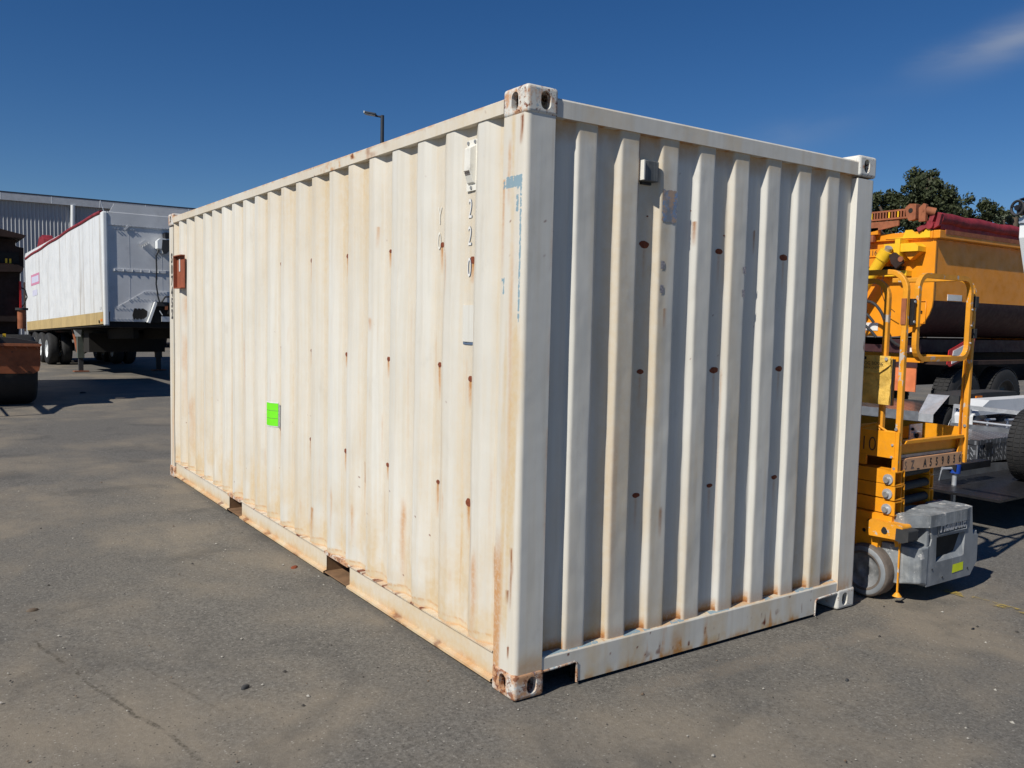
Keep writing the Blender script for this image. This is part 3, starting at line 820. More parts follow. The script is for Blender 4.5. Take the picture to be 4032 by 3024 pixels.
# front face as a dense grid where notch cells are dropped
m = MB()
XS = [.152 + i*(W-.304)/356 for i in range(357)]; ZS = [.014 + i*(.158-.014)/24 for i in range(25)]
def in_notch(x, z): return (x < .352 and z < .104 - .02*(.352-x)) or (x > 2.078 and z < .092)
idx = {}
vs, fs = [], []
def vid(i, j):
    if (i, j) not in idx:
        idx[(i, j)] = len(vs); vs.append((XS[i], .008, ZS[j]))
    return idx[(i, j)]
for i in range(356):
    for j in range(24):
        cx, cz = (XS[i]+XS[i+1])/2, (ZS[j]+ZS[j+1])/2
        if in_notch(cx, cz): continue
        fs.append((vid(i, j), vid(i+1, j), vid(i+1, j+1), vid(i, j+1)))
m.add(vs, fs)
nb = len(m.v)
top = [(x, .010+.004*0, .163) for x in XS] ; bk = [(x, .017, .168) for x in XS]; bk2 = [(x, .052, .174) for x in XS]
base = [(x, .008, .158) for x in XS]
m.add(base+top+bk+bk2, [(k*357+i, k*357+i+1, (k+1)*357+i+1, (k+1)*357+i) for k in range(3) for i in range(356)], True)
o = m.build('sill', M_cont, box_root)
PP = np.array(m.v); st = stain_sill(PP).astype(np.float32)
led = (PP[:, 1] > .012)
st[led, 0] = .85; st[led, 1] = .45*(fbm(PP[led, 0]*12, PP[led, 0]*0, 151) > .45); st[led, 3] = (fbm(PP[led, 0]*6, PP[led, 1]*40, 153) > .56)*1.0
put_stain(o.data, st)
# rolled lips round the notches
for pts in ([(.160, .102), (.25, .104), (.338, .108), (.350, .100), (.352, .012)], [(2.076, .006), (2.078, .086), (2.088, .096), (2.18, .100), (2.272, .102)]):
    MB().tube([(a, .010, b) for a, b in pts], .0065, 6).build('notch_lip', M_cast, box_root)
m = MB()
m.box(.356, 2.074, .056, .060, .014, .165); m.box(.153, .355, .056, .060, .112, .165); m.box(2.075, W-.153, .056, .060, .104, .165)
m.box(.355, 2.07, .012, .055, .014, .018)
m.build('sill_back', M_dark, box_root)
MB().box(.15, W-.15, L-.06, L-.008, .014, .168).build('sill', M_cont_rail, box_root)

# corner castings with their oval holes, cut from a hollow block
def casting_mesh():
    a, b, c = .162, .178, .118        # x, y, z
    def tmp(mb, bevel=0):
        o = mb.build('tmp', M_cast)
        if bevel:
            bv = o.modifiers.new('b', 'BEVEL'); bv.width = bevel; bv.segments = 4; bv.limit_method = 'ANGLE'
        return o
    base = tmp(MB().box(0, a, 0, b, 0, c), .016)
    cut = [tmp(MB().box(.026, a-.012, .026, b-.012, .026, c-.016))]
    def stadium(cx, cz, w, h, n=10):
        r = w/2; e = h/2 - r; pts = []
        for i in range(n+1): pts.append((cx + r*math.cos(PI*i/n), cz + e + r*math.sin(PI*i/n)))
        for i in range(n+1): pts.append((cx - r*math.cos(PI*i/n), cz - e - r*math.sin(PI*i/n)))
        return pts
    cut.append(tmp(MB().prism(stadium(.089, .060, .050, .078), 'x', -.01, .10)))     # hole in the long-side face
    cut.append(tmp(MB().prism(stadium(.095, .058, .052, .076), 'y', -.01, .10)))     # hole in the end face
    cut.append(tmp(MB().prism(stadium(.081, .089, .062, .110), 'z', .06, .2)))       # top hole
    for c_ in cut:
        md = base.modifiers.new('c', 'BOOLEAN'); md.operation = 'DIFFERENCE'; md.solver = 'EXACT'; md.object = c_
    dg = bpy.context.evaluated_depsgraph_get(); dg.update()
    me = bpy.data.meshes.new_from_object(base.evaluated_get(dg))
    for o in [base]+cut: bpy.data.objects.remove(o)
    me.name = 'corner_casting'
    return me
cme = casting_mesh()
for mx in (0, 1):
    for my in (0, 1):
        for mz in (0, 1):
            me = cme.copy(); me.materials.clear()
            me.materials.append(M_castlow if mz == 0 and mx == 0 else M_cast if mx == 0 else M_cast_r)
            o = bpy.data.objects.new('corner_casting', me); COL.objects.link(o); o.parent = box_root
            o.location = Vector((W if mx else 0, L if my else 0, H if mz else 0)) - Vector(box_root['_org'])
            o.scale = (-1 if mx else 1, -1 if my else 1, -1 if mz else 1)
            if mz: # the hole pattern sits the same way up
                pass

# rust spots where the inner ties were welded
def spot(x, y, z, nrm, s):
    m = MB(); n = 12; s *= rnd.uniform(.72, 1.25)
    pts = []
    for i in range(n):
        t_ = 2*PI*i/n; rr = rnd.uniform(.88, 1.1)
        a, b = math.cos(t_)*.017*s*rr, math.sin(t_)*.011*s*rr
        pts.append((x-.0012, y+a, z+b) if nrm == 'x' else (x+a*1.25, y-.0012, z+b))
    c = (x-.003, y, z) if nrm == 'x' else (x, y-.003, z)
    
    m.add(pts+[c], [(i, (i+1) % n, n) for i in range(n)], True)
    m.build('rust_spot', M_rustspot, box_root)
def wz(P): return float(warp_side(np.array([P]))[0, 0])
def we(P): return float(warp_end(np.array([P]))[0, 1])
for y, z, s in DOTS_S: spot(XI + wz((XI, y, z)), y, z, 'x', s*1.22)
for x, z, s in DOTS_E: spot(x, YI + we((x, YI, z)), z, 'y', s*.95)
for x, z in ((1.01, 2.17), (1.02, 2.03), (.725, 2.12), (1.245, 2.07), (1.26, 2.19)):
    spot(x, (YI if not .9 < x < 1.12 else YI) + we((x, YI, z)), z, 'y', .35)

# ventilator on the first recess: backing plate, hood, grille, screws
vx = XI - .004
v = MB().prism([(.432, 2.212), (.518, 2.212), (.518, 2.440), (.432, 2.440)], 'x', vx-.006, vx).build('ventilator', M_hood, box_root, bevel=.002)
MB().add([(vx-.006, .440, 2.415), (vx-.006, .502, 2.415), (vx-.006, .440, 2.240), (vx-.006, .502, 2.240),
          (vx-.034, .447, 2.398), (vx-.034, .495, 2.398), (vx-.036, .447, 2.300), (vx-.036, .495, 2.300), (vx-.016, .443, 2.246), (vx-.016, .499, 2.246)],
         [(0,1,5,4), (4,5,7,6), (6,7,9,8), (8,9,3,2), (0,4,6,8,2), (1,3,9,7,5)]).build('hood', M_hood, v, bevel=.003)
m = MB()
for i in range(7):
    a = i/7.; m.obox((vx-.036+.030*a-.001, .471, 2.296-.050*a), (.0005, 0, -.001), (0, .021, 0), (.002, 0, .0008))
m.build('grille', M_inkfade, v)
for sy, sz in ((.446, 2.428), (.504, 2.428), (.475, 2.226)):
    MB().cyl((vx-.006, sy, sz), (vx-.011, sy, sz), .008, 8).build('screw', M_steel, v)
# blanking plate with peeling lower edge
pl = MB().prism([(.436, 1.525), (.556, 1.525), (.560, 1.540), (.560, 1.685), (.552, 1.694), (.444, 1.694), (.436, 1.685)], 'x', vx-.003, vx).build('blanking_plate', M_cont, box_root, bevel=.001)
MB().prism([(.434, 1.512), (.556, 1.512), (.556, 1.526), (.500, 1.520), (.436, 1.526)], 'x', vx-.0015, vx-.0005).build('exposed_paint', M_bluechip, pl)
MB().box(vx-.0015, vx-.0005, .432, .4358, 1.53, 1.66).build('exposed_paint', M_bluechip, pl)
# remains of numbers: white cut-out digits with blue paint showing at one edge
def worn_digit(s, y, z, size, mats=(M_bluechip, M_whitevinyl)):
    MB().text(s, (vx+.0007, y-.0025, z), (0, -1, 0), (0, 0, 1), size, xs=.54).build('number_marking', mats[0], box_root)
    MB().text(s, (vx-.0005, y, z), (0, -1, 0), (0, 0, 1), size, xs=.52).build('number_marking', mats[1], box_root)
worn_digit('2', .508, 2.092, .125); worn_digit('2', .508, 1.968, .125)
worn_digit('0', .508, 1.825, .125)
for s, z in (('Y', 2.085), ('0', 1.965)):
    MB().text(s, (vx+.001, .79, z), (0, -1, 0), (0, 0, 1), .12, xs=.55).build('number_marking', M_hood, box_root)
# black digits down the far post
for i, s in enumerate("S07452"):
    zt = 2.205 - i*.108
    MB().text(s, (.0035, 5.965, zt-.088), (0, -1, 0), (0, 0, 1), .125, xs=.95, offset=.006).build('number_marking', M_ink, box_root)
# rust red bracket box in the last recess
b_ = MB()
y0, y1, z0, z1 = 5.44, 5.72, 1.86, 2.17
b_.box(.000, .005, y0, y1, z0, z1); b_.box(-.035, .0, y1-.008, y1, z0, z1); b_.box(-.035, .0, y0, y1-.009, z0, z0+.008); b_.box(-.035, .0, y0, y1-.009, z1-.008, z1)
bk_ = b_.build('document_holder', M_rustbox, box_root)
MB().box(-.006, -.001, 5.585, 5.618, 2.02, 2.135).build('white_insert', M_whitevinyl, bk_)
# bright green sticker, torn strip beside it
def on_sheet(y, z):
    """x of the side sheet at y, a few mm proud"""
    fe = .385 + PITCH*9
    x = XI if y < fe+.139 else XI + (XO-XI)*(y-fe-.139)/.068 if y < fe+.207 else XO
    return x - .004 + wz((x, y, z))
def strip(ys, z0, z1, name, mat, parent, off=0.0, jag=0.0):
    m = MB(); vs = []
    for i, y in enumerate(ys):
        for z in (z0 + jag*rnd.uniform(-1, 1), (z0+z1)/2, z1 + jag*rnd.uniform(-1, 1)): vs.append((on_sheet(y, z)-off, y, z))
    m.add(vs, [(i*3+j, i*3+j+1, i*3+j+4, i*3+j+3) for i in range(len(ys)-1) for j in range(2)])
    return m.build(name, mat, parent)
stk = strip([3.032, 3.055, 3.075, 3.098, 3.106, 3.135, 3.166], .840, 1.002, 'green_sticker', M_green, box_root)
strip([2.988, 3.0, 3.015, 3.030], .832, .998, 'torn_backing', M_torn2, stk, 0, .004)
strip([3.030, 3.075, 3.100, 3.168], 1.003, 1.010, 'white_margin', M_whitevinyl, stk)
strip([3.030, 3.075, 3.100, 3.168], .834, .839, 'white_margin', M_whitevinyl, stk)
for zz in (.893, .948): strip([3.036, 3.075, 3.100, 3.160], zz, zz+.002, 'fold_line', M_inkfade, stk, .0012)

# lamp socket cover on the end wall
sx0, sx1, sz0, sz1 = .652, .752, 2.272, 2.364
jb = MB().box(sx0+.006, sx1, .008, YI-.002, sz0, sz1).build('junction_box', M_vent, box_root, bevel=.004)
MB().box(sx0-.002, sx0+.005, -.002, .040, sz0+.002, sz1-.002).build('box_flange', M_cont, jb)
MB().box(sx0+.02, sx1-.02, YI-.012, YI, sz0-.012, sz0-.001).build('lower_strip', M_greydark, jb)  # thin dark strip below the box
# torn sticker and peeled squares on the end wall
def end_patch(name, mat, x0, x1, z0, z1, nx_=10, nz_=14, jag=.004, seed=1):
    """a thin sticker lying on a rib face and following its dents, with torn edges"""
    R_ = random.Random(seed); m = MB(); vs = []
    for j in range(nz_+1):
        for i in range(nx_+1):
            x = x0+(x1-x0)*i/nx_; z = z0+(z1-z0)*j/nz_
            if i in (0, nx_): x += R_.uniform(-jag, jag)
            if j in (0, nz_): z += R_.uniform(-jag, jag)
            vs.append((x, YO + we((x, YO, z)) - .0022, z))
    m.add(vs, [(j*(nx_+1)+i, j*(nx_+1)+i+1, (j+1)*(nx_+1)+i+1, (j+1)*(nx_+1)+i) for j in range(nz_) for i in range(nx_)])
    return m.build(name, mat, box_root)
end_patch('torn_sticker', M_torn, .792, .884, 2.100, 2.245)
for k, (x, z) in enumerate(((.806, 1.90), (.806, 1.79), (1.372, 1.905), (1.372, 1.79))):
    end_patch('peeled_sticker', M_torn2, x-.012, x+.012, z-.018, z+.018, 4, 5, .0025, k+3)

#PART2
# ------------------------------------------------------------------ scissor lift
lift = thing('scissor_lift', 'orange yellow scissor lift, stowed low, with grey moulded step, standing right of the container', 'scissor lift', (3.05, .9, 0))
YF = -.05
# chassis
m = MB(); m.box(2.70, 3.38, .02, 2.15, .17, .47)
m.build('chassis', M_yellow_w, lift, bevel=.006)
m = MB(); m.prism([(.03, .19), (2.10, .19), (2.10, .50), (-.02, .52), (-.09, .40), (-.09, .37), (.02, .36)], 'x', 2.680, 2.694)
sp_ = m.build('side_plate', M_yellow, lift)
for y, z, r_ in ((.075, .455, .022), (.115, .40, .012)):
    MB().cyl((2.6790, y, z), (2.6795, y, z), r_, 14).build('plate_hole', M_dark, sp_)
MB().prism([(.03, .19), (2.10, .19), (2.10, .50), (-.02, .52), (-.09, .40), (.02, .36)], 'x', 3.386, 3.40).build('side_plate', M_yellow, lift)
# guard plate behind the front wheel and the outrigger foot
MB().prism([(-.085, .335), (-.02, .345), (-.02, .10), (-.06, .20), (-.085, .26)], 'x', 2.735, 2.742).build('wheel_guard', M_yellow_w, lift)
ft = MB().box(2.702, 2.711, -.109, -.100, .060, .385).build('foot_rod', M_yellow_w, lift)
MB().cyl((2.706, -.105, .042), (2.706, -.105, .064), .027, 14, r1=.010).build('foot_pad', M_yellow_w, ft)
MB().prism([(-.105, .375), (-.075, .375), (-.085, .335), (-.105, .345)], 'x', 2.690, 2.699).build('foot_tab', M_yellow_w, ft)
# bumper arm with rubber end
arm = MB(); arm.prism([(.045, .390), (.060, .470), (.035, .492), (-.155, .486), (-.165, .475), (-.165, .400)], 'x', 2.622, 2.715)
a_ = arm.build('bumper_arm', M_yellow_w, lift, bevel=.005)
MB().prism([(-.125, .396), (-.128, .468), (-.170, .468), (-.205, .462), (-.205, .402), (-.170, .388)], 'x', 2.617, 2.722).build('rubber_buffer', M_greydark, a_, bevel=.005)
hm = MB(); pts = [(-.052+.020*math.cos(t_)*q, .437+.022*math.sin(t_)*q) for t_, q in zip([i*2*PI/10 for i in range(10)], (1, .9, 1.1, 1, .85, 1, 1.1, 1, .95, 1))]
hm.prism(pts, 'x', 2.6205, 2.6218); hm.build('arm_hole', M_dark, a_)
# wheels
def lift_wheel(x_out, sgn, y):
    s = sgn   # sgn -1: outer face towards -x
    w = MB(); r = .162
    w.lathe([(r-.02, 0), (r-.006, .006), (r, .018), (r, .105), (r-.01, .118), (.05, .118)], (x_out, y, r), (-s, 0, 0), 36)
    wh = w.build('wheel', M_tyregrey, lift)
    MB().lathe([(.120, -.001), (r-.022, -.003), (r-.012, .004)], (x_out, y, r), (-s, 0, 0), 36).build('tyre_wall', M_greyplastic, wh)
    MB().lathe([(.106, .004), (.110, -.004), (.121, -.002)], (x_out, y, r), (-s, 0, 0), 36).build('rim_flange', M_tyregrey, wh)
    MB().lathe([(0, .030), (.035, .028), (.04, .018), (.06, .022), (.100, .020), (.108, .004)], (x_out, y, r), (-s, 0, 0), 28).build('hub', M_hub, wh)
lift_wheel(2.640, -1, .085); lift_wheel(2.640, -1, 1.72)
lift_wheel(3.44, 1, .085); lift_wheel(3.44, 1, 1.72)

# grey moulded cover with entry step (battery end)
yb = -.2
st_ = thing  # keep name free
m = MB()
outer = [(2.848, .100), (3.350, .098), (3.425, .178), (3.421, .350), (3.358, .358), (3.336, .495), (3.332, .530), (2.859, .525), (2.848, .47), (2.885, .385), (2.868, .345), (2.848, .345)]
# front wall around the step opening, built as a ring of quads
hole = [(2.941, .236), (3.257, .237), (3.264, .387), (2.934, .389)]
def ring(outer_, hole_, y, mb):
    """join an outline and a hole by nearest-angle fan, front face only"""
    import bisect
    cx = sum(p[0] for p in hole_)/len(hole_); cz = sum(p[1] for p in hole_)/len(hole_)
    def dens(pl, n=12):
        out = []
        for a, b in zip(pl, pl[1:]+pl[:1]):
            out += [(a[0]+(b[0]-a[0])*i/n, a[1]+(b[1]-a[1])*i/n) for i in range(n)]
        return out
    O = dens(outer_, 8); Hh = dens(hole_, 24)
    ang = lambda p: math.atan2(p[1]-cz, p[0]-cx)
    O.sort(key=ang); Hh.sort(key=ang)
    n = len(O); vs = [(p[0], y, p[1]) for p in O]
    hs = []
    for p in O:
        a = ang(p); hs.append(min(Hh, key=lambda q: abs(math.remainder(ang(q)-a, 2*PI))))
    vs += [(p[0], y, p[1]) for p in hs]
    mb.add(vs, [(i, (i+1) % n, n+(i+1) % n, n+i) for i in range(n)])
ring(outer, hole, yb, m)
# outer skirt
n = len(outer)
m.add([(a, yb, b) for a, b in outer] + [(a-(0.0), .02, b) for a, b in outer], [(i, (i+1) % n, n+(i+1) % n, n+i) for i in range(n)])
# step opening: slanted walls and dark back
hb = [(2.945, .243), (3.190, .268), (3.256, .383), (2.938, .385)]
m.add([(a, yb, b) for a, b in hole] + [(a, yb+.032, b) for a, b in hb], [(i, (i+1) % 4, 4+(i+1) % 4, 4+i) for i in range(4)])
cover = m.build('moulded_cover', M_greyplastic, lift)
MB().add([(a, yb+.030, b) for a, b in hb], [(0, 1, 2, 3)]).build('recess_shade', M_dark, cover)  # black sheet just inside the opening stands in for its shade
# thick top slab with chamfered left end
tp = [(2.690, -.046), (2.694, -.131), (2.838, -.213), (3.250, -.213), (3.355, -.190), (3.380, -.120), (3.370, .03), (3.20, .03), (3.165, -.015), (3.0, .02), (2.82, .01)]
MB().prism(tp, 'z', .462, .533).build('top_slab', M_greyscuff, cover, bevel=.008)
# lower left block, chamfered towards the wheel
lp = [(2.715, -.090), (2.722, -.155), (2.775, -.203), (2.852, -.203), (2.852, .02), (2.715, .02)]
lm = MB()
zt, zb = .345, .100
n = len(lp)
lm.add([(a, b, zt) for a, b in lp] + [(a, b, zb + (.03 if a < 2.80 and b < -.1 else .01)) for a, b in lp] , [(i, (i+1) % n, n+(i+1) % n, n+i) for i in range(n)] + [tuple(range(n)), tuple(range(n, 2*n))])
lm.build('side_block', M_greyscuff, cover, bevel=.01)
MB().box(2.835, 2.868, -.196, .0, .34, .47).build('side_web', M_greyplastic, cover, bevel=.01)
# name plate with raised lettering: recess shade and sunlit letters put into colour
npl = MB()
npl.add([(2.945, yb-.0015, .403), (3.268, yb-.0015, .405), (3.256, yb-.0015, .517), (2.936, yb-.0015, .515)], [(0, 1, 2, 3)])
np_ = npl.build('name_plate', M_greyplate, cover)
MB().tube([(2.945, yb-.003, .403), (3.268, yb-.003, .405), (3.256, yb-.003, .519), (2.936, yb-.003, .517)], .0045, 6, closed=True).build('plate_rim', M_greyplastic, np_)
MB().text('Haulotte', (2.962, yb-.002, .418), (1, 0, .01), (0, 0, 1), .124, .005, xs=.66, offset=.0012).build('raised_lettering', M_galv, np_)
MB().text('------------', (2.975, yb-.002, .400), (1, 0, .01), (0, 0, 1), .04, .002, xs=1.55).build('small_lettering', M_greydark, np_) if False else None
MB().add([(3.129, yb-.002, .143), (3.258, yb-.002, .147), (3.256, yb-.002, .198), (3.133, yb-.002, .196)], [(0, 1, 2, 3)]).build('fluoro_sticker', M_fluoro, cover)
for x, z in ((2.90, .20), (3.02, .135), (3.31, .15)): MB().cyl((x, yb, z), (x, yb-.004, z), .006, 8).build('bolt', M_greydark, cover)
MB().prism([(3.360, .352), (3.425, .352), (3.422, .372), (3.405, .368)], 'y', -.19, -.12).build('corner_lug', M_greyplastic, cover)

# folded scissor arms: three levels a side, pin ends to the camera
def arm_level(z0, x0, x1, y0, lit):
    a = MB(); z1 = z0 + .083
    t_ = .006
    a.box(x0, x0+t_, y0, 2.05, z0, z1); a.box(x1-t_, x1, y0, 2.05, z0, z1)
    a.box(x0+t_, x1-t_, y0, 2.05, z0, z0+t_); a.box(x0+t_, x1-t_, y0, 2.05, z1-t_, z1)
    return a.build('scissor_arm', M_yellow, lift)
for k, zc_ in enumerate((.738, .651, .560)):
    z0 = zc_ - .040 + .004
    yb0 = -.075 - .004*k
    A = arm_level(z0, 2.706, 2.752, -.008, 1)
    MB().box(2.665, 2.672, yb0, -.008, z0, z0+.083).box(2.672, 2.745, -.016, -.008, z0, z0+.083).box(2.672, 2.745, yb0, -.016, z0, z0+.006).box(2.672, 2.745, yb0, -.016, z0+.077, z0+.083).build('arm_end', M_yellow, A)
    MB().cyl((2.664, -.035, zc_), (2.656, -.035, zc_), .031, 22).build('pin_washer', M_galv, A)
    MB().cyl((2.656, -.032, zc_-.003), (2.640, -.032, zc_-.003), .017, 12).build('pin_bolt', M_steel, A)
    arm_level(z0+.002, 2.757, 2.795, yb0+.015, 0)
    arm_level(z0, 3.255, 3.30, yb0+.12, 0)
    arm_level(z0+.002, 3.31, 3.35, yb0+.16, 0)
    MB().cyl((2.795, .03, zc_+.004), (3.255, .07, zc_+.004), .027, 14).build('cross_tube', M_greydark, lift)
MB().box(2.665, 2.712, -.07, 2.05, .478, .518).build('arm_mount', M_yellow, lift)
# platform
m = MB(); m.box(2.715, 3.47, -.03, 2.15, .855, .872); m.build('platform_floor', M_steel, lift)
m = MB(); m.box(2.70, 2.712, .14, 2.15, .80, .86); m.build('platform_beam', M_yellow, lift)
kp = MB().box(2.704, 2.710, .066, 2.15, .858, 1.015).build('kick_plate', M_yellow, lift)
MB().text('10', (2.7032, .190, .888), (0, -1, 0), (0, 0, 1), .125, xs=.9, offset=-.002).build('hand_marking', M_ink, kp)
ep = MB().box(2.694, 2.7005, -.045, .066, .859, 1.018).build('end_plate', M_yellow, lift, bevel=.002)
for y, z in ((-.032, .94), (-.030, .868)): MB().cyl((2.694, y, z), (2.687, y, z), .007, 10).build('bolt', M_galv, ep)
# board with stencilled number
tb = MB().prism([(2.776, .776), (3.445, .774), (3.445, .852), (2.810, .852), (2.776, .842)], 'y', -.056, -.048).build('number_board', M_tan, lift)
MB().text('S', (2.792, -.0570, .789), (1, 0, 0), (0, 0, 1), .070, xs=.72).build('stencilled_letter', M_inkfade, tb)
for i, s in enumerate("Z_A559856"):
    x = 2.792 + .0685*(i+1)
    MB().text(s, (x, -.0570, .790), (1, 0, 0), (0, 0, 1), .070, xs=.72, offset=.002).build('stencilled_letter', M_ink if i else M_inkfade, tb)
MB().box(2.776, 3.44, -.048, -.020, .846, .853).build('board_lip', M_tan, tb)
# inner channel with folded top lip
ch = MB(); ch.box(2.775, 3.447, -.020, -.014, .862, .958)
c_ = ch.build('end_channel', M_yellow, lift)
MB().prism([(2.775, .944), (3.447, .944), (3.447, .962), (2.80, .962)], 'y', -.062, -.021).build('channel_lip', M_yellow, c_)
MB().prism([(3.40, .853), (3.462, .853), (3.462, .96), (3.438, .96)], 'y', -.05, -.044).build('gusset', M_yellow, lift)
# inner kick plate across the extension, control box, latch handles
MB().box(2.72, 3.15, .36, .366, .872, 1.01).build('kick_plate', M_yellow, lift)
MB().box(3.35, 3.47, .30, .306, .90, .98).build('kick_plate', M_yellow, lift)
MB().box(3.464, 3.470, -.02, 2.15, .872, 1.01).build('kick_plate', M_yellow, lift)
lb = MB().box(3.20, 3.345, .16, .166, .905, 1.015).build('latch_plate', M_galv, lift)
MB().cyl((3.275, .16, .94), (3.275, .150, .94), .018, 12).build('latch_hole', M_dark, lb)
MB().cyl((3.225, .16, .985), (3.225, .150, .985), .010, 10).build('latch_hole', M_dark, lb)
MB().box(3.24, 3.31, .145, .16, .958, .966).build('latch_bar', M_galv, lb)
hd = MB(); hd.tube([(2.705, .06, 1.02), (2.70, .09, 1.055), (2.71, .19, 1.02)], .007, 6); hd.tube([(2.70, .09, 1.055), (2.705, .015, 1.015), (2.71, -.035, 1.015)], .008, 6)
hd.build('latch_handle', M_yellow, lift)

# guard rails
def arc(c, a, b, r, t0, t1, n=7):
    """points on an arc in the plane of unit vectors a,b about centre c"""
    c, a, b = Vector(c), Vector(a), Vector(b)
    return [c + a*(r*math.cos(t0+(t1-t0)*i/n)) + b*(r*math.sin(t0+(t1-t0)*i/n)) for i in range(n+1)]
def bent_rail(x, y, zb, zt, ymax, r=.10, rad=.016, name='guard_rail'):
    pts = [(x, y, zb)] + arc((x, y+r, zt-r), (0, -1, 0), (0, 0, 1), r, 0, PI/2) + [(x, ymax, zt)]
    return MB().tube(pts, rad, square=True).build(name, M_yellow_w, lift, bevel=.005)
pl_ = bent_rail(2.722, -.05, .778, 1.965, 1.0, .11)
pr_ = bent_rail(3.480, -.05, .782, 1.960, .50, .11)
MB().box(2.698, 2.703, -.068, -.030, .778, 1.02).build('post_bracket', M_yellow, pl_)
for z in (1.035, .80, ): 
    MB().cyl((2.703, -.045, z), (2.696, -.045, z), .009, 10).build('bolt', M_steel, pl_)
MB().cyl((3.462, -.052, 1.02), (3.455, -.058, 1.02), .009, 10).build('bolt', M_steel, pr_)
bent_rail(3.462, .85, .86, 1.955, 2.1, .13)
bent_rail(2.730, .070, .86, 1.915, 2.1, .10)
for x in (2.722, 3.48):
    MB().tube([(x, -.03, 1.45), (x, 2.1, 1.45)], .014, square=True).build('mid_rail', M_yellow, lift)
for x in (2.730, 3.462): MB().tube([(x, 2.1, .86), (x, 2.1, 1.972)], .018, square=True).build('guard_rail', M_yellow, lift)
MB().tube([(2.735, 2.1, 1.95), (3.462, 2.1, 1.95)], .018, square=True).build('guard_rail', M_yellow, lift)
# slanting stay widening on the right post
MB().prism([(3.463, 1.53), (3.468, 1.55), (3.478, 1.55), (3.478, .79), (3.440, .79), (3.452, 1.25)], 'y', -.028, -.022).build('post_web', M_yellow, lift)
# swing gate
gx0, gx1, gz0, gz1, rr = 2.808, 3.400, 1.452, 1.950, .085
gp = arc((gx0+rr, -.07, gz1-rr), (-1, 0, 0), (0, 0, 1), rr, 0, PI/2, 6) + arc((gx1-rr, -.07, gz1-rr), (0, 0, 1), (1, 0, 0), rr, 0, PI/2, 6) + \
     arc((gx1-rr, -.07, gz0+rr), (1, 0, 0), (0, 0, -1), rr, 0, PI/2, 6) + arc((gx0+rr, -.07, gz0+rr), (0, 0, -1), (-1, 0, 0), rr, 0, PI/2, 6)
gt = MB().tube(gp, .0145, square=True, closed=True).build('gate', M_yellow_w, lift)
for z0, z1 in ((1.774, 1.845), (1.579, 1.640)):
    MB().box(3.462, 3.500, -.078, -.030, z0, z1).build('hinge', M_greydark, gt, bevel=.003)
for z in (1.76, 1.66, 1.55): MB().cyl((3.404, -.085, z), (3.404, -.092, z), .006, 8).build('bolt', M_galv, gt)
lt = MB().box(2.745, 2.776, -.084, -.056, 1.652, 1.808).build('latch_block', M_darkpaint, gt, bevel=.003)
for z in (1.672, 1.79): MB().cyl((2.757, -.084, z), (2.757, -.089, z), .008, 10).build('bolt', M_galv, lt)
MB().box(2.782, 2.803, -.095, -.040, 1.642, 1.80).build('latch_plate', M_yellow, gt)
MB().tube([(2.80, -.05, 1.795), (2.865, -.05, 1.790), (2.868, -.05, 1.657), (2.80, -.05, 1.655)], .004, 6).build('latch_spring', M_yellow, gt)
MB().obox((2.822, -.05, 1.733), (.022, 0, .004), (0, .005, 0), (-.001, 0, .008)).build('latch_tongue', M_darkpaint, gt)
MB().box(2.700, 2.706, -.064, -.034, 1.655, 1.808).build('strike_plate', M_rustfr, pl_)

# document pouch hung on the far rail
def cloth(y0, y1, z0, z1, x, cutfn=None, n=18, mth=22, amp=.008, seed=0):
    m = MB(); vs = []
    for j in range(mth+1):
        for i in range(n+1):
            a, b = i/n, j/mth
            z = z0+(z1-z0)*b
            if cutfn and j == 0: z = z0 + cutfn(a)
            elif cutfn: z = max(z, z0 + cutfn(a))
            vs.append((x + amp*(float(fbm(a*3+seed, b*4, 300+seed, 3))-.5)*2, y0+(y1-y0)*a, z))
    m.add(vs, [(j*(n+1)+i, j*(n+1)+i+1, (j+1)*(n+1)+i+1, (j+1)*(n+1)+i) for j in range(mth) for i in range(n)], True)
    return m
pc = cloth(-.012, .200, 1.178, 1.455, 2.668, amp=.010).build('document_pouch', M_pouch)
tag(pc, 'mustard vinyl document pouch hanging inside the scissor lift guard rail', 'pouch')
MB().box(2.676, 2.684, -.012, .202, 1.18, 1.455).build('back_sheet', M_pouch, pc)
fl = cloth(-.014, .202, 1.362, 1.468, 2.655, cutfn=lambda a: .055*max(0, 1-a/.38)**1.2, amp=.006, seed=4).build('flap', M_pouch, pc)
MB().text('LOG BOOK', (2.6465, .165, 1.412), (0, -1, 0), (0, 0, 1), .028, xs=.95).build('printing', M_ink, fl)
MB().text('DATA ONLY', (2.6465, .155, 1.388), (0, -1, 0), (0, 0, 1), .017).build('printing', M_ink, fl)
MB().text('________________', (2.6465, .168, 1.407), (0, -1, 0), (0, 0, 1), .02, xs=.9).build('printing', M_inkfade, fl)
MB().cyl((2.650, .010, 1.450), (2.645, .010, 1.450), .010, 10).build('eyelet', M_galv, fl)
MB().cyl((2.650, .150, 1.452), (2.645, .150, 1.452), .010, 10).build('eyelet', M_dark, fl)
MB().box(2.672, 2.690, -.026, -.014, 1.175, 1.45).build('edge_strip', M_darkpaint, pc)

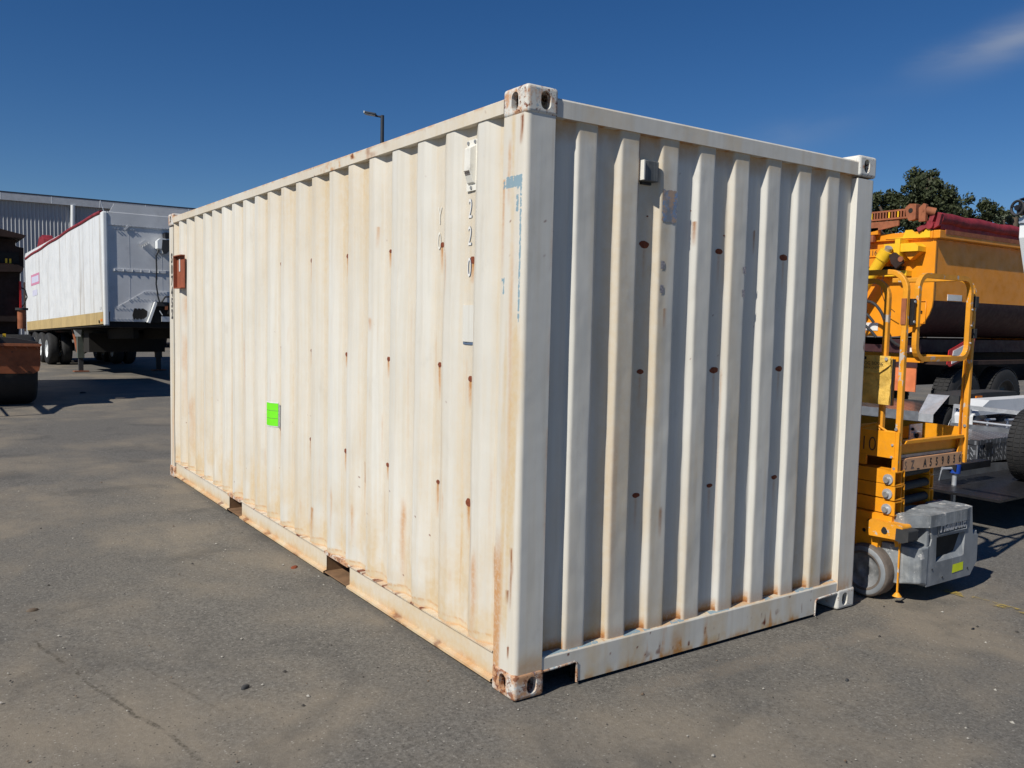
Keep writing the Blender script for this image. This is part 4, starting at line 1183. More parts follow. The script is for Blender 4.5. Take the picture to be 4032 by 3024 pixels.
# ------------------------------------------------------------------ near trailer with tool box, jockey wheel and spare
ta = thing('aluminium_trailer', 'low aluminium trailer with chequer plate deck, tool box and spare wheel, beyond the scissor lift', 'trailer', (8, 1.2, 0))
dk = MB().box(7.42, 10.6, .2, 2.14, .585, .600).build('deck', M_cheq, ta)
MB().box(7.405, 7.42, .2, 2.14, .50, .605).build('front_beam', M_alu, ta)
for y in (.25, 2.05): MB().box(7.42, 10.6, y, y+.06, .45, .585).build('side_beam', M_galv, ta)
fr = MB()
fr.tube([(7.44, 2.115, .60), (7.44, 2.115, .79), (7.44, 1.10, .775), (7.44, 1.10, .60)], .021, square=True)
fr.build('hoop_rail', M_galv, ta)
MB().tube([(7.44, 1.95, .60), (7.44, 1.95, .775)], .018, square=True).build('hoop_rail', M_galv, ta)
MB().tube([(7.44, 2.10, .640), (7.44, 1.12, .630)], .012, 6).build('hoop_rail', M_galv, ta)
for y, z in ((1.83, .66), (1.62, .68)):
    MB().cyl((7.6, y, .60), (7.6, y, z), .012, 8).build('tie_point', M_galv, dk)
    MB().cyl((7.55, y, z), (7.7, y-.03, z), .012, 8).build('tie_point', M_galv, dk)
def fender(x0, x1, y0, y1, zb, zt, sl, mat_top, mat_front, parent, mark=None):
    m = MB()
    pr = [(x0, zb-.10), (x0, zb), (x0+sl, zt), (x1-sl, zt), (x1, zb)]
    n = len(pr)
    A = [(a, y0, b) for a, b in pr]; B = [(a, y1, b) for a, b in pr]
    m.add(A+B, [(i, i+1, n+i+1, n+i) for i in range(n-1)])
    m.add([(a, y0, b) for a, b in pr[1:]], [tuple(range(n-1))]) if mark != 'open' else None
    m.cur = 0
    return m.build('mudguard', mat_top, parent, bevel=.012)
fender(7.42, 10.0, 1.90, 2.12, .70, .86, .34, M_greytr, None, ta)
fender(7.42, 10.0, .25, .45, .70, .86, .34, M_greytr, None, ta)
def road_wheel(c, axis, R=.33, wd=.2, parent=None, name='wheel', rim=M_galv):
    m = MB(); r = R
    m.lathe([(r*.62, -wd*.5), (r*.80, -wd*.52), (r*.93, -wd*.47), (r*.985, -wd*.36), (r, -wd*.2), (r, wd*.2), (r*.985, wd*.36), (r*.93, wd*.47), (r*.8, wd*.52), (r*.62, wd*.5)], c, axis, 44)
    # tread grooves as real recesses
    g = MB(); ax = Vector(axis).normalized()
    o = m.build(name, M_tyre, parent)
    tr_ = MB(); a = ax.orthogonal().normalized(); b = ax.cross(a); cc = Vector(c)
    nb = 52
    for i in range(nb):
        t_ = 2*PI*i/nb; rd = a*math.cos(t_)+b*math.sin(t_); tg = -a*math.sin(t_)+b*math.cos(t_)
        for off, hw in ((-.30, .13), (0, .12), (.30, .13)):
            tr_.obox(cc + rd*(r*.998) + ax*(off*wd) + tg*(.4 if off else 0)*r*PI/nb*.6, ax*(hw*wd), tg*(r*PI/nb*.78), rd*(r*.016))
    q = tr_.build('tread', M_tyre, o); q['kind'] = 'stuff'
    MB().lathe([(r*.60, -wd*.42), (r*.63, -wd*.50), (r*.60, -wd*.52), (r*.54, -wd*.30), (r*.30, -wd*.26), (r*.22, -wd*.40), (0, -wd*.42)], c, axis, 32).build('rim', rim, o)
    MB().lathe([(r*.60, wd*.42), (r*.63, wd*.50), (r*.60, wd*.52), (r*.54, wd*.30), (r*.30, wd*.26), (r*.22, wd*.40), (0, wd*.42)], c, axis, 32).build('rim', rim, o)
    return o
road_wheel((8.25, 2.01, .33), (0, 1, 0), .33, .18, ta)
road_wheel((9.0, 2.01, .33), (0, 1, 0), .33, .18, ta)
road_wheel((8.25, .35, .33), (0, 1, 0), .33, .18, ta)
MB().box(5.05, 7.38, .45, 1.95, .255, .275).build('shade_plate', M_darkpaint, ta)  # added black plate, its top and shadow stand in for shaded ground
MB().box(6.9, 7.40, .3, 2.05, .28, .55).build('shade_box', M_greydark, ta)  # added dark box, deepens the shade under the deck front
# drawbar: two beams, skirt panel, jockey wheel
MB().obox((6.6, 1.45, .42), (.85, -.33, 0), (.02, .03, 0), (0, 0, .04)).build('drawbar', M_galv, ta)
MB().obox((6.6, .75, .42), (.85, .33, 0), (.02, -.03, 0), (0, 0, .04)).build('drawbar', M_galv, ta)
MB().prism([(5.50, .250), (5.55, .395), (5.885, .392), (6.75, .345), (6.90, .165), (6.35, .198)], 'y', 1.195, 1.205).build('skirt_panel', M_alu, ta)
tbx = MB().box(6.155, 7.0, 1.20, 1.75, .375, .548).build('tool_box', M_cheq, ta)
ldd = MB().box(6.145, 7.01, 1.19, 1.76, .552, .600).build('tool_box_lid', M_cheq, tbx)
MB().box(6.146, 6.156, 1.192, 1.204, .37, .60).build('corner_trim', M_alu, tbx)
MB().box(6.28, 6.40, 1.182, 1.19, .50, .57).build('lid_catch', M_darkpaint, tbx)
ds = MB()
for k in range(9):
    for j in range(3):
        x = 6.215 + k*.08; z = .405 + j*.05
        ds.obox((x, 1.199, z), (.010, 0, -.014), (0, .0015, 0), (.0015, 0, .001))
for k in range(4):
    for j in range(3):
        ds.obox((6.154, 1.25+k*.10, .405+j*.05), (0, .012, .018), (.0015, 0, 0), (0, .002, -.001))
q = ds.build('raised_lozenge', M_galv, tbx); q['kind'] = 'stuff'
jk = MB().cyl((5.39, 1.0, .06), (5.39, 1.0, .38), .020, 12).build('jockey_leg', M_galv, ta)
MB().cyl((5.39, 1.0, .38), (5.40, 1.0, .46), .045, 14).build('jockey_head', M_blue, jk)
MB().cyl((5.36, .97, .06), (5.42, 1.03, .06), .06, 16).build('jockey_wheel', M_greydark, jk)
MB().cyl((5.25, 1.04, .425), (5.39, 1.0, .425), .012, 8).build('jockey_handle', M_galv, jk)
MB().obox((5.65, 1.02, .43), (.30, 0, 0), (0, .05, 0), (0, 0, .03)).build('coupling', M_darkpaint, ta)
sw = road_wheel((6.28, .76, .60), (0, 1, 0), .325, .20, None, 'spare_wheel', M_whiteclean)
tag(sw, 'spare trailer wheel with ribbed black tyre and white rim at the right edge', 'wheel')
MB().obox((6.6, .80, .50), (.03, 0, 0), (0, .1, 0), (0, 0, .12)).build('spare_carrier', M_galv, ta)

# ------------------------------------------------------------------ second trailer behind it
tb_ = thing('plant_trailer', 'flat chequer plate plant trailer with dark mudguard and amber marker, behind the near trailer', 'trailer', (9, 4, 0))
MB().box(8.12, 9.95, 2.95, 4.9, .585, .600).build('deck', M_cheq, tb_)
MB().prism([(2.92, .50), (4.9, .50), (4.9, .605), (2.92, .62)], 'x', 8.09, 8.115).build('front_beam', M_alu, tb_)
mg = MB()
mg.add([(8.12, 2.92, .60), (8.10, 2.72, .60), (8.56, 2.78, .815), (8.50, 3.02, .815), (8.12, 2.92, .50), (8.10, 2.72, .50)], [(0, 1, 2, 3), (0, 1, 5, 4)])
mg.build('mudguard', M_galv, tb_)
mt = MB().prism([(8.56, .70), (8.56, .815), (9.1, .845), (10.0, .835), (10.12, .75), (10.05, .72), (8.7, .74)], 'y', 2.66, 3.02).build('mudguard', M_greydark, tb_)
MB().box(8.95, 9.10, 2.645, 2.66, .765, .805).build('marker_lamp', M_amber, mt)
MB().box(9.55, 9.70, 2.645, 2.66, .715, .735).build('reflector', M_whitevinyl, mt)
road_wheel((9.3, 2.85, .35), (0, 1, 0), .35, .2, tb_)
road_wheel((8.75, 2.87, .35), (0, 1, 0), .35, .2, tb_)
MB().box(8.2, 9.9, 3.2, 3.3, .42, .585).build('chassis_beam', M_galv, tb_)
MB().box(8.2, 9.9, 4.5, 4.6, .42, .585).build('chassis_beam', M_galv, tb_)

# ------------------------------------------------------------------ yellow tipper
tk = thing('tipper_truck', 'bright orange yellow tipper body with rolled red tarp on maroon chassis, behind the lift', 'truck', (12, 5, 0))
X0, X1 = 10.14, 15.4
Y0, Y1 = 3.955, 6.40
def tub(o=0.0, zt=3.0):
    r = .62
    pts = [(Y0+o, zt)] + [(Y0+o, 2.06)]
    pts += [(Y0+o+r-r*math.cos(a), 2.06-(r*.88)*math.sin(a)) for a in [PI/2*i/8 for i in range(1, 9)]]
    m_ = [(Y0+Y1-a, b) for a, b in pts[::-1]]
    return pts + m_
pt = tub()
MB().prism(pt, 'x', X0, X0+.03).build('end_panel', M_truckyel, tk)
# side skin: straight upper wall and curved lower tub as separate parts
for nm_, sel, mt_ in (('side_wall', lambda z: z >= 2.059, M_truckyel), ('tub_floor', lambda z: z <= 2.061, M_maroon)):
    q = [p for p in tub(.012) if sel(p[1])]
    m = MB(); n = len(q)
    if nm_ == 'side_wall':
        h_ = n//2
        m.box(X0+.03, X1, Y0+.012, Y0+.05, 2.06, 2.95); m.box(X0+.03, X1, Y1-.05, Y1-.012, 2.06, 2.95)
    else:
        m.add([(X0+.03, a, b) for a, b in q] + [(X1, a, b) for a, b in q], [(i, i+1, n+i+1, n+i) for i in range(n-1)], True)
    o = m.build(nm_, mt_, tk)
MB().prism(pt, 'x', X1, X1+.03).build('end_panel', M_truckyel, tk)
rm = MB(); rm.box(X0-.045, X1+.04, Y0-.075, Y0+.03, 2.955, 3.072); rm.build('top_rim', M_truckyel, tk, bevel=.01)
MB().box(X0-.05, X0+.04, Y0+.032, Y1+.05, 2.958, 3.068).build('top_rim', M_truckyel, tk, bevel=.01)
MB().box(X0-.045, X1+.04, Y1-.03, Y1+.075, 2.955, 3.072).build('top_rim', M_truckyel, tk, bevel=.01)
MB().box(X1, X1+.06, Y0, Y1, 2.958, 3.07).build('top_rim', M_truckyel, tk)
MB().box(X0+.1, X1, Y0-.082, Y0-.070, 3.02, 3.085).build('tarp_rail', M_rustfr, tk)
ib = MB()   # ragged rim plate
MB().prism([(4.72, 2.99), (4.44, 3.0), (4.40, 3.10), (4.30, 3.10), (4.22, 3.03), (4.16, 3.09), (4.12, 3.05), (4.08, 3.12), (4.02, 3.08), (4.02, 2.97)], 'x', X0-.062, X0-.052).build('rim_plate', M_truckyel2, tk)
# rolled tarp on a tube, leaning on its cradle
tp = MB(); path = [(10.15+.35*i, 3.96+.01*math.sin(i*1.7), 3.245 - .012*i*.35 + .012*math.sin(i*2.3)) for i in range(15)]
tp.tube(path, .088, 14); tpo = tp.build('rolled_tarp', M_tarp, tk)
MB().box(10.2, X1, 3.93, 3.99, 3.09, 3.20).build('tarp_skirt', M_tarp, tpo)
cr = MB(); cr.tube([(10.12, 4.00, 3.30), (10.10, 4.03, 3.17), (10.08, 4.20, 3.08)], .035, square=True); cr.tube([(10.12, 3.90, 3.30), (10.12, 3.93, 3.15), (10.12, 4.02, 3.11)], .03, square=True)
cr.cyl((10.05, 4.03, 3.15), (10.22, 4.03, 3.15), .06, 12); cr.build('tarp_cradle', M_tarp, tk)
rk = MB(); rk.box(10.02, 10.10, 4.30, 6.2, 3.27, 3.295); rk.box(10.02, 10.10, 4.30, 6.2, 3.385, 3.41); rk.box(10.09, 10.10, 4.30, 6.2, 3.295, 3.385)
ro = rk.build('gear_rack', M_rustfr, tk)
for i in range(26):
    MB().cyl((10.03, 4.36+i*.048, 3.295), (10.03, 4.36+i*.048, 3.385), .014, 6).build('rack_tooth', M_truckyel2 if i in (6, 12, 13, 18, 3) else M_rustfr, ro)
gb = MB().prism([(4.20, 3.24), (4.30, 3.22), (4.35, 3.30), (4.37, 3.42), (4.30, 3.47), (4.20, 3.46)], 'x', 9.98, 10.09).build('gearbox', M_rustfr, tk, bevel=.01)
MB().cyl((9.98, 4.28, 3.37), (9.975, 4.28, 3.37), .035, 12).build('shaft_hole', M_dark, gb)
MB().prism([(4.06, 3.20), (4.16, 3.20), (4.17, 3.40), (4.10, 3.46), (4.06, 3.44)], 'x', 10.0, 10.06).build('rack_bracket', M_rustfr, gb)
MB().cyl((10.04, 4.12, 3.37), (10.12, 3.98, 3.33), .06, 12).build('drive_coupling', M_rustfr, gb)
MB().prism([(4.47, 3.17), (4.47, 3.245), (6.2, 3.255), (6.2, 3.02), (5.2, 3.06)], 'x', 10.0, 10.03).build('rack_beam', M_rustfr, tk)
MB().box(10.0, 10.09, 4.80, 6.0, 3.06, 3.16).build('head_block', M_truckyel, tk)
MB().box(9.98, 10.04, 4.86, 6.2, 2.95, 3.05).build('head_block', M_rustfr, tk)
# brackets, number plate beam and hydraulic ram on the end panel
MB().prism([(4.45, 2.65), (4.45, 2.96), (4.37, 2.96), (4.37, 2.65)], 'x', 9.90, X0).build('ram_bracket', M_truckyel2, tk)
bk2_ = MB().box(9.955, 9.97, 4.40, 4.66, 2.66, 2.90).build('ram_bracket', M_truckyel2, tk)
MB().prism([(4.40, 2.89), (4.16, 2.89), (4.10, 2.84), (4.10, 2.77), (4.38, 2.77)], 'x', 9.92, X0).build('hinge_box', M_truckyel2, tk)
MB().prism([(4.38, 2.765), (4.12, 2.765), (4.26, 2.65)], 'x', 10.0, X0).build('hinge_web', M_truckyel, tk)
nb_ = MB().box(10.02, 10.03, 4.72, 6.0, 2.72, 2.84).build('number_plate_beam', M_truckyel, tk)
MB().text('R116', (10.018, 5.02, 2.745), (0, -1, 0), (0, 0, 1), .115, xs=.9, offset=.0).build('number_marking', M_ink, nb_)
MB().box(10.0, X0, 4.62, 6.1, 2.575, 2.70).build('cross_rail', M_truckyel, tk)
MB().box(10.05, X0, 4.42, 6.1, 2.52, 2.57).build('cross_slot', M_dark, tk)
MB().box(9.99, X0, 4.30, 6.1, 2.42, 2.50).build('cross_rail', M_truckyel2, tk)
hr = MB().cyl((9.88, 4.62, 2.70), (9.86, 5.05, 2.02), .085, 18).build('hydraulic_ram', M_truckyel2, tk)
MB().cyl((9.885, 4.56, 2.79), (9.88, 4.64, 2.67), .10, 18).build('ram_gland', M_truckyel2, hr)
MB().cyl((9.88, 4.53, 2.84), (9.90, 4.56, 2.79), .055, 12).build('ram_eye', M_steel, hr)
MB().cyl((9.86, 5.0, 2.10), (9.86, 5.3, 1.6), .11, 18).build('ram_barrel', M_rustfr, hr)
MB().prism([(4.50, 2.72), (4.42, 2.76), (4.30, 2.66), (4.28, 2.60), (4.38, 2.52), (4.46, 2.60)], 'x', 9.84, 9.90).build('ram_clevis', M_machdark, tk)
MB().cyl((9.83, 4.31, 2.655), (9.85, 4.31, 2.655), .04, 12).build('clevis_pin', M_rustfr, tk)
ht = MB(); ht.tube([(X0-.01, 4.22, 2.05), (X0-.01, 4.05, 2.05), (X0-.01, 4.05, 1.72), (X0-.01, 4.22, 1.72)], .008, 6); ht.build('access_hatch', M_truckyel, tk)
MB().obox((10.12, 4.13, 1.90), (.01, 0, 0), (0, .03, .005), (0, 0, .012)).build('hatch_lever', M_darkpaint, tk)
for pts in ([(9.8, 4.95, 1.75), (9.78, 4.85, 2.0), (9.76, 4.68, 2.02), (9.78, 4.52, 1.85), (9.85, 4.42, 1.5), (9.95, 4.32, 1.38)],
            [(9.8, 4.95, 1.70), (9.78, 4.86, 1.86), (9.77, 4.75, 1.83), (9.80, 4.66, 1.72)],
            [(9.8, 4.95, 1.55), (9.78, 4.84, 1.68), (9.78, 4.72, 1.62), (9.82, 4.62, 1.5)]):
    cp = []
    for i in range(len(pts)-1):
        p0, p1, p2, p3 = [Vector(pts[max(0, min(len(pts)-1, k))]) for k in (i-1, i, i+1, i+2)]
        for s_ in range(6):
            q = s_/6; cp.append(.5*((2*p1)+(p2-p0)*q+(2*p0-5*p1+4*p2-p3)*q*q+(3*p1-p0-3*p2+p3)*q**3))
    cp.append(Vector(pts[-1])); MB().tube(cp, .022, 8).build('hydraulic_hose', M_greydark, tk)
MB().tube([(9.9, 4.60, 2.5), (9.88, 4.62, 2.2), (9.9, 4.55, 2.0), (9.95, 4.42, 1.88)], .006, 6).build('cable', M_machdark, tk)
MB().box(X0-.012, X0-.002, 4.8, 5.0, 1.6, 1.72).build('white_label', M_whitevinyl, tk)
# chassis, flap, boxes, wheels
MB().box(10.0, 15.6, 4.35, 4.60, 1.28, 1.48).build('chassis_rail', M_maroon, tk)
MB().box(10.0, 15.6, 5.75, 6.00, 1.28, 1.48).build('chassis_rail', M_maroon, tk)
MB().box(9.98, 10.10, 4.07, 6.2, 1.28, 1.39).build('end_beam', M_maroon, tk)
MB().box(9.96, 9.98, 4.05, 4.16, 1.30, 1.36).build('tail_lamp', M_whitevinyl, tk)
MB().box(9.9, 10.0, 3.96, 4.8, 1.15, 1.23).build('bumper_bar', M_truckyel, tk)
MB().box(9.88, 9.90, 4.00, 4.42, .72, 1.08).build('mud_flap', M_orangeflap, tk)
MB().box(9.86, 9.88, 3.98, 4.45, 1.08, 1.15).build('flap_rail', M_maroon, tk)
cv = MB(); cv.prism([(10.62, 1.12), (10.70, 1.08), (11.36, 1.25), (11.40, 1.52), (11.32, 1.54), (10.66, 1.33)], 'y', 3.95, 3.96)
cvo = cv.build('marker_board', M_redvinyl, tk)
MB().prism([(10.74, 1.125), (11.34, 1.275), (11.36, 1.495), (10.77, 1.32)], 'y', 3.942, 3.949).build('white_band', M_whitevinyl, cvo)
for x in (11.3, 12.6, 14.6): road_wheel((x, 4.15, .52), (0, 1, 0), .52, .28, tk, 'wheel', M_darkpaint)
for x in (11.3, 12.6): road_wheel((x, 6.1, .52), (0, 1, 0), .52, .28, tk, 'wheel', M_darkpaint)
MB().box(10.7, 13.4, 4.0, 4.4, 1.10, 1.16).build('wheel_cover', M_machdark, tk)
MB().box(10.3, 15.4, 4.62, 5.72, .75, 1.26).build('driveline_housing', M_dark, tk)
MB().box(10.55, 10.95, Y0+.004, Y0+.011, 2.07, 2.16).build('side_marker', M_whitevinyl, tk)
# cab beyond the right edge of the photo
MB().box(15.6, 17.4, 4.0, 6.3, 1.0, 3.0).build('cab', M_truckyel, tk, bevel=.08)
MB().box(15.9, 16.9, 3.985, 3.995, 1.9, 2.7).build('cab_window', M_darkpaint, tk)
road_wheel((16.7, 4.2, .52), (0, 1, 0), .52, .28, tk, 'wheel', M_darkpaint)

# ------------------------------------------------------------------ white boom tip at the right edge
bt = thing('white_boom', 'white boom tip carrying a black pulley wheel, cut off by the right edge', 'boom', (8.6, .9, 0))
A_, B_ = Vector((7.53, 1.56, 2.735)), Vector((7.56, 1.49, 2.40))
m = MB()
m.prism([(7.545, 2.77), (7.78, 2.77), (7.81, 2.15), (7.76, 2.15), (7.67, 2.34), (7.548, 2.62)], 'y', 1.45, 1.60); m.build('boom_head', M_whiteclean, bt, bevel=.01)
MB().prism([(7.68, 2.30), (7.76, 2.32), (9.3, .55), (9.2, .45)], 'y', 1.48, 1.58).build('boom', M_whiteclean, bt)
MB().box(9.0, 9.9, 1.0, 2.0, 0.0, .55).build('boom_base', M_greydark, bt)
MB().box(7.52, 7.60, 1.50, 1.60, 2.77, 2.84).build('boom_neck', M_galv, bt)
MB().lathe([(.078, -.012), (.084, -.006), (.086, 0), (.084, .006), (.078, .012), (.060, .010), (.060, -.010), (.078, -.012)], (7.470, 1.60, 2.925), (.95, -.25, 0), 28).build('pulley_rim', M_greydark, bt)
MB().cyl((7.455, 1.60, 2.925), (7.53, 1.58, 2.925), .030, 12).build('pulley_hub', M_darkpaint, bt)
for i in range(3):
    t_ = i*2*PI/3+.4; MB().obox((7.470, 1.60+.04*math.cos(t_), 2.925+.04*math.sin(t_)), (.004, 0, 0), (0, .03*math.cos(t_), .03*math.sin(t_)), (0, -.008*math.sin(t_), .008*math.cos(t_))).build('pulley_spoke', M_darkpaint, bt)
MB().box(7.53, 7.64, 1.53, 1.62, 2.86, 2.99).build('motor_block', M_darkpaint, bt)
MB().box(7.55, 7.60, 1.515, 1.53, 2.90, 2.95).build('motor_plate', M_galv, bt)
MB().prism([(7.49, 3.02), (7.65, 3.06), (7.65, 3.0)], 'y', 1.5, 1.6).build('cap', M_darkpaint, bt)
MB().tube([(7.47, 1.6, 2.845), (7.56, 1.58, 2.82)], .005, 5).build('belt', M_darkpaint, bt)

# ------------------------------------------------------------------ white semi-trailer on the left
ang = math.atan2(-.5, 11.4)
tilt = -math.atan2(.40, 11.42)
se = thing('box_semi_trailer', 'long white box semi-trailer with tan lower stripe and grey front wall, parked nose up', 'trailer',
           (1.46, 18.42, 0), (tilt, 0, -ang), local=True)
def SB(m, name, mat, parent=None, **k): return m.build(name, mat, parent or se, local=True, **k)
ZB, ZT, SW, SL = 1.33, 3.93, 2.5, 11.45
# local frame: x to the right, y back along the trailer, z up
SB(MB().box(0, .02, .12, SL, ZB+.30, ZT-.04), 'side_wall', M_white)
SB(MB().box(-.004, .018, .12, SL, ZB+.02, ZB+.298), 'lower_stripe', M_tanstripe)
SB(MB().box(SW-.02, SW, .12, SL, ZB, ZT-.04), 'side_wall', M_white)
SB(MB().box(-.01, .10, .0, .118, ZB-.02, ZT-.03), 'corner_post', M_whiteclean, bevel=.03)
SB(MB().box(SW-.10, SW+.01, .0, .118, ZB-.02, ZT-.03), 'corner_post', M_whiteclean, bevel=.03)
SB(MB().box(0, SW, SL-.03, SL, ZB, ZT-.1), 'rear_wall', M_white)
SB(MB().box(-.012, .03, SL-.06, SL+.01, ZB-.35, ZT-.1), 'corner_post', M_whiteclean)
fw = SB(MB().box(.10, SW-.10, .045, .06, ZB+.30, ZT-.32), 'front_wall', M_greytr)
SB(MB().box(.10, SW-.10, .020, .062, ZT-.335, ZT-.03), 'top_fascia', M_greytr, bevel=.01)
SB(MB().prism([(.15, ZT-.03), (SW-.15, ZT-.03), (SW-.25, ZT+.16), (.25, ZT+.16)], 'y', .03, .06), 'wind_deflector', M_greytr)
for i, x in enumerate((.10, .82, 1.55)):
    SB(MB().box(x+.46, x+.466, .042, .0445, ZB+.32, ZT-.34), 'seam_strip', M_greytr, fw)
SB(MB().box(.12, SW-.12, .026, .044, 2.56, 2.62), 'girt', M_greytr, fw)
for i in range(8): SB(MB().obox((.24+i*.19, .018, 2.59), (.006, 0, 0), (0, .008, 0), (0, 0, .028)), 'girt_clip', M_greytr, fw)
SB(MB().box(.10, .20, .028, .044, ZB+.30, ZT-.34), 'edge_strip', M_greytr, fw)
riv = MB()
for i in range(34): riv.cyl((.15, .028, ZB+.35+i*.066), (.15, .022, ZB+.35+i*.066), .008, 6)
for i in range(30): riv.cyl((.16+i*.075, .020, ZT-.31), (.16+i*.075, .014, ZT-.31), .008, 6)
q = SB(riv, 'rivet', M_galv, fw); q['kind'] = 'stuff'
SB(MB().prism([(.12, ZB+.08), (.12, ZB+.30), (.25, ZB+.39), (.90, ZB+.80), (2.38, ZB+.80), (2.38, ZB+.55), (1.05, ZB+.55), (.92, ZB+.08)], 'y', .030, .043), 'reinforcing_plate', M_greytr, fw)
for (x0, z0, n_, dx, dz) in ((.20, ZB+.14, 9, .078, 0), (.24, ZB+.38, 8, .078, 0), (.56, ZB+.60, 8, .078, 0), (.92, ZB+.77, 7, .078, 0), (.38, ZB+.47, 4, .16, .10)):
    for i in range(n_): SB(MB().cyl((x0+dx*i, .030, z0+dz*i), (x0+dx*i, .016, z0+dz*i), .012, 7), 'plate_bolt', M_galv, fw)
# slotted brackets, hose and electrical fittings
SB(MB().obox((.50, .02, 3.56), (.045, 0, .05), (0, .010, 0), (-.016, 0, .016)), 'plug_bracket', M_greytr, fw)
for x, z in ((.26, 3.53), (.33, 3.53), (.60, 3.53), (.66, 3.53), (1.20, 3.58)): SB(MB().cyl((x, .03, z), (x, .012, z), .015, 7), 'plate_bolt', M_galv, fw)
SB(MB().obox((.86, .02, 3.25), (.07, 0, .055), (0, .012, 0), (-.016, 0, .022)), 'plug_bracket', M_greytr, fw)
for i in range(4): SB(MB().obox((.85+i*.045, .0, 3.16+i*.030), (.005, 0, .004), (0, .02, 0), (0, 0, .018)), 'bracket_tine', M_greytr, fw)
SB(MB().prism([(1.13, 3.12), (1.13, 3.30), (1.20, 3.36), (1.55, 3.36), (1.50, 3.15), (1.32, 3.02), (1.24, 3.02), (1.22, 3.12)], 'y', -.18, .03), 'light_housing', M_whiteclean, fw)
SB(MB().box(1.30, 1.60, -.20, .02, 3.365, 3.50), 'work_light', M_darkpaint, fw)
SB(MB().prism([(1.26, 3.0), (1.22, 3.10), (1.24, 3.33), (1.50, 3.33), (1.48, 3.17), (1.32, 3.0)], 'y', -.186, -.181), 'lamp_opening', M_greydark, fw)
hp = [(1.20, -.03, 3.1), (1.13, -.04, 2.95), (1.14, -.03, 2.6), (1.12, -.04, 2.3), (1.16, -.03, 2.0), (1.20, -.03, 1.85)]
SB(MB().tube(hp, .017, 6), 'air_hose', M_darkpaint, fw)
SB(MB().tube([(1.22, -.1, 1.88), (1.30, -.12, 2.0), (1.55, -.12, 2.02)], .02, 6), 'air_hose', M_darkpaint, fw)
SB(MB().lathe([(.28, -.02), (.31, 0), (.28, .02)], (1.76, -.05, 2.62), (0, 1, 0), 20), 'hose_loop', M_darkpaint, fw)
SB(MB().prism([(.62, 1.46), (.60, 1.56), (.64, 1.72), (.84, 1.72), (.93, 1.66), (.92, 1.54), (.84, 1.47)], 'y', .018, .029), 'drain_opening', M_dark, fw)
SB(MB().obox((1.02, -.02, 1.63), (.085, 0, .24), (0, .06, 0), (-.026, 0, .010)), 'bay_edge', M_whiteclean, fw)
SB(MB().prism([(.95, 1.39), (1.12, 1.87), (2.40, 1.87), (2.40, 1.39)], 'y', .0, .029), 'engine_bay', M_dark, fw)
for (x0, x1, z0, z1, mt_) in ((1.22, 1.45, 1.42, 1.54, M_galv), (1.36, 1.65, 1.60, 1.68, M_greydark), (1.12, 1.35, 1.78, 1.88, M_greydark), (1.42, 1.60, 1.55, 1.64, M_steel), (1.30, 1.36, 1.70, 1.80, M_rustfr)):
    SB(MB().box(x0, x1, -.10, .0, z0, z1), 'engine_fitting', mt_, fw)
SB(MB().obox((1.20, -.11, 1.62), (.03, 0, -.05), (0, .01, 0), (.007, 0, .005)), 'lever', M_whiteclean, fw)
SB(MB().box(.11, SW-.11, .07, .9, ZB-.05, ZB+.10), 'floor_frame', M_dark)
SB(MB().box(.02, SW-.02, .13, SL-.05, ZB-.02, ZB), 'floor', M_dark)
# rolled red tarp along the top edge
tp_ = [(.02, .25+i*.62, ZT-.03+.012*math.sin(i*1.3) - .012*max(0, i-4)) for i in range(19)]
SB(MB().tube(tp_, .05, 8), 'rolled_tarp', M_tarp)
SB(MB().prism([(7.9, ZT-.02), (8.0, ZT+.12), (8.3, ZT+.27), (8.5, ZT+.14), (8.75, ZT+.26), (9.0, ZT+.10), (9.2, ZT-.05)], 'x', .02, .3), 'tarp_bunch', M_tarp)
SB(MB().prism([(.2, ZT-.03), (SL-.1, ZT-.2), (SL-.1, ZT-.25), (.2, ZT-.06)], 'x', .03, SW-.03), 'roof', M_tarp)
SB(MB().tube([(.05, .1, ZT-.03), (-.02, .1, ZT+.22)], .012, 5), 'aerial', M_galv)
# prints on the white side near the rear
SB(MB().box(-.0052, -.0046, 8.75, 10.35, 2.76, 3.10), 'pink_sign', M_pink)
SB(MB().box(-.0062, -.0056, 8.88, 10.22, 2.83, 3.03), 'sign_field', M_lilac)
SB(MB().text('RENTALS', (-.0066, 10.10, 2.87), (0, -1, 0), (0, 0, 1), .17, xs=1.7), 'sign_lettering', M_pink) if False else None
SB(MB().box(-.0052, -.0046, 9.2, 10.1, 2.42, 2.60), 'lilac_print', M_lilac)
SB(MB().box(-.0052, -.0046, .30, .48, ZB+.36, ZB+.42), 'small_plate', M_greytr)
SB(MB().cyl((-.012, .52, ZB+.08), (-.02, .52, ZB+.08), .04, 10), 'side_lamp', M_darkpaint)
SB(MB().box(-.008, -.0045, .22, .40, ZB+.08, ZB+.14), 'side_reflector', M_amber)
for x in (.75, 1.65): SB(MB().box(x, x+.12, .6, SL-.2, ZB-.30, ZB-.05), 'chassis_rail', M_dark)
SB(MB().box(.3, 2.2, 3.3, 5.2, ZB-.65, ZB-.15), 'tank', M_dark)
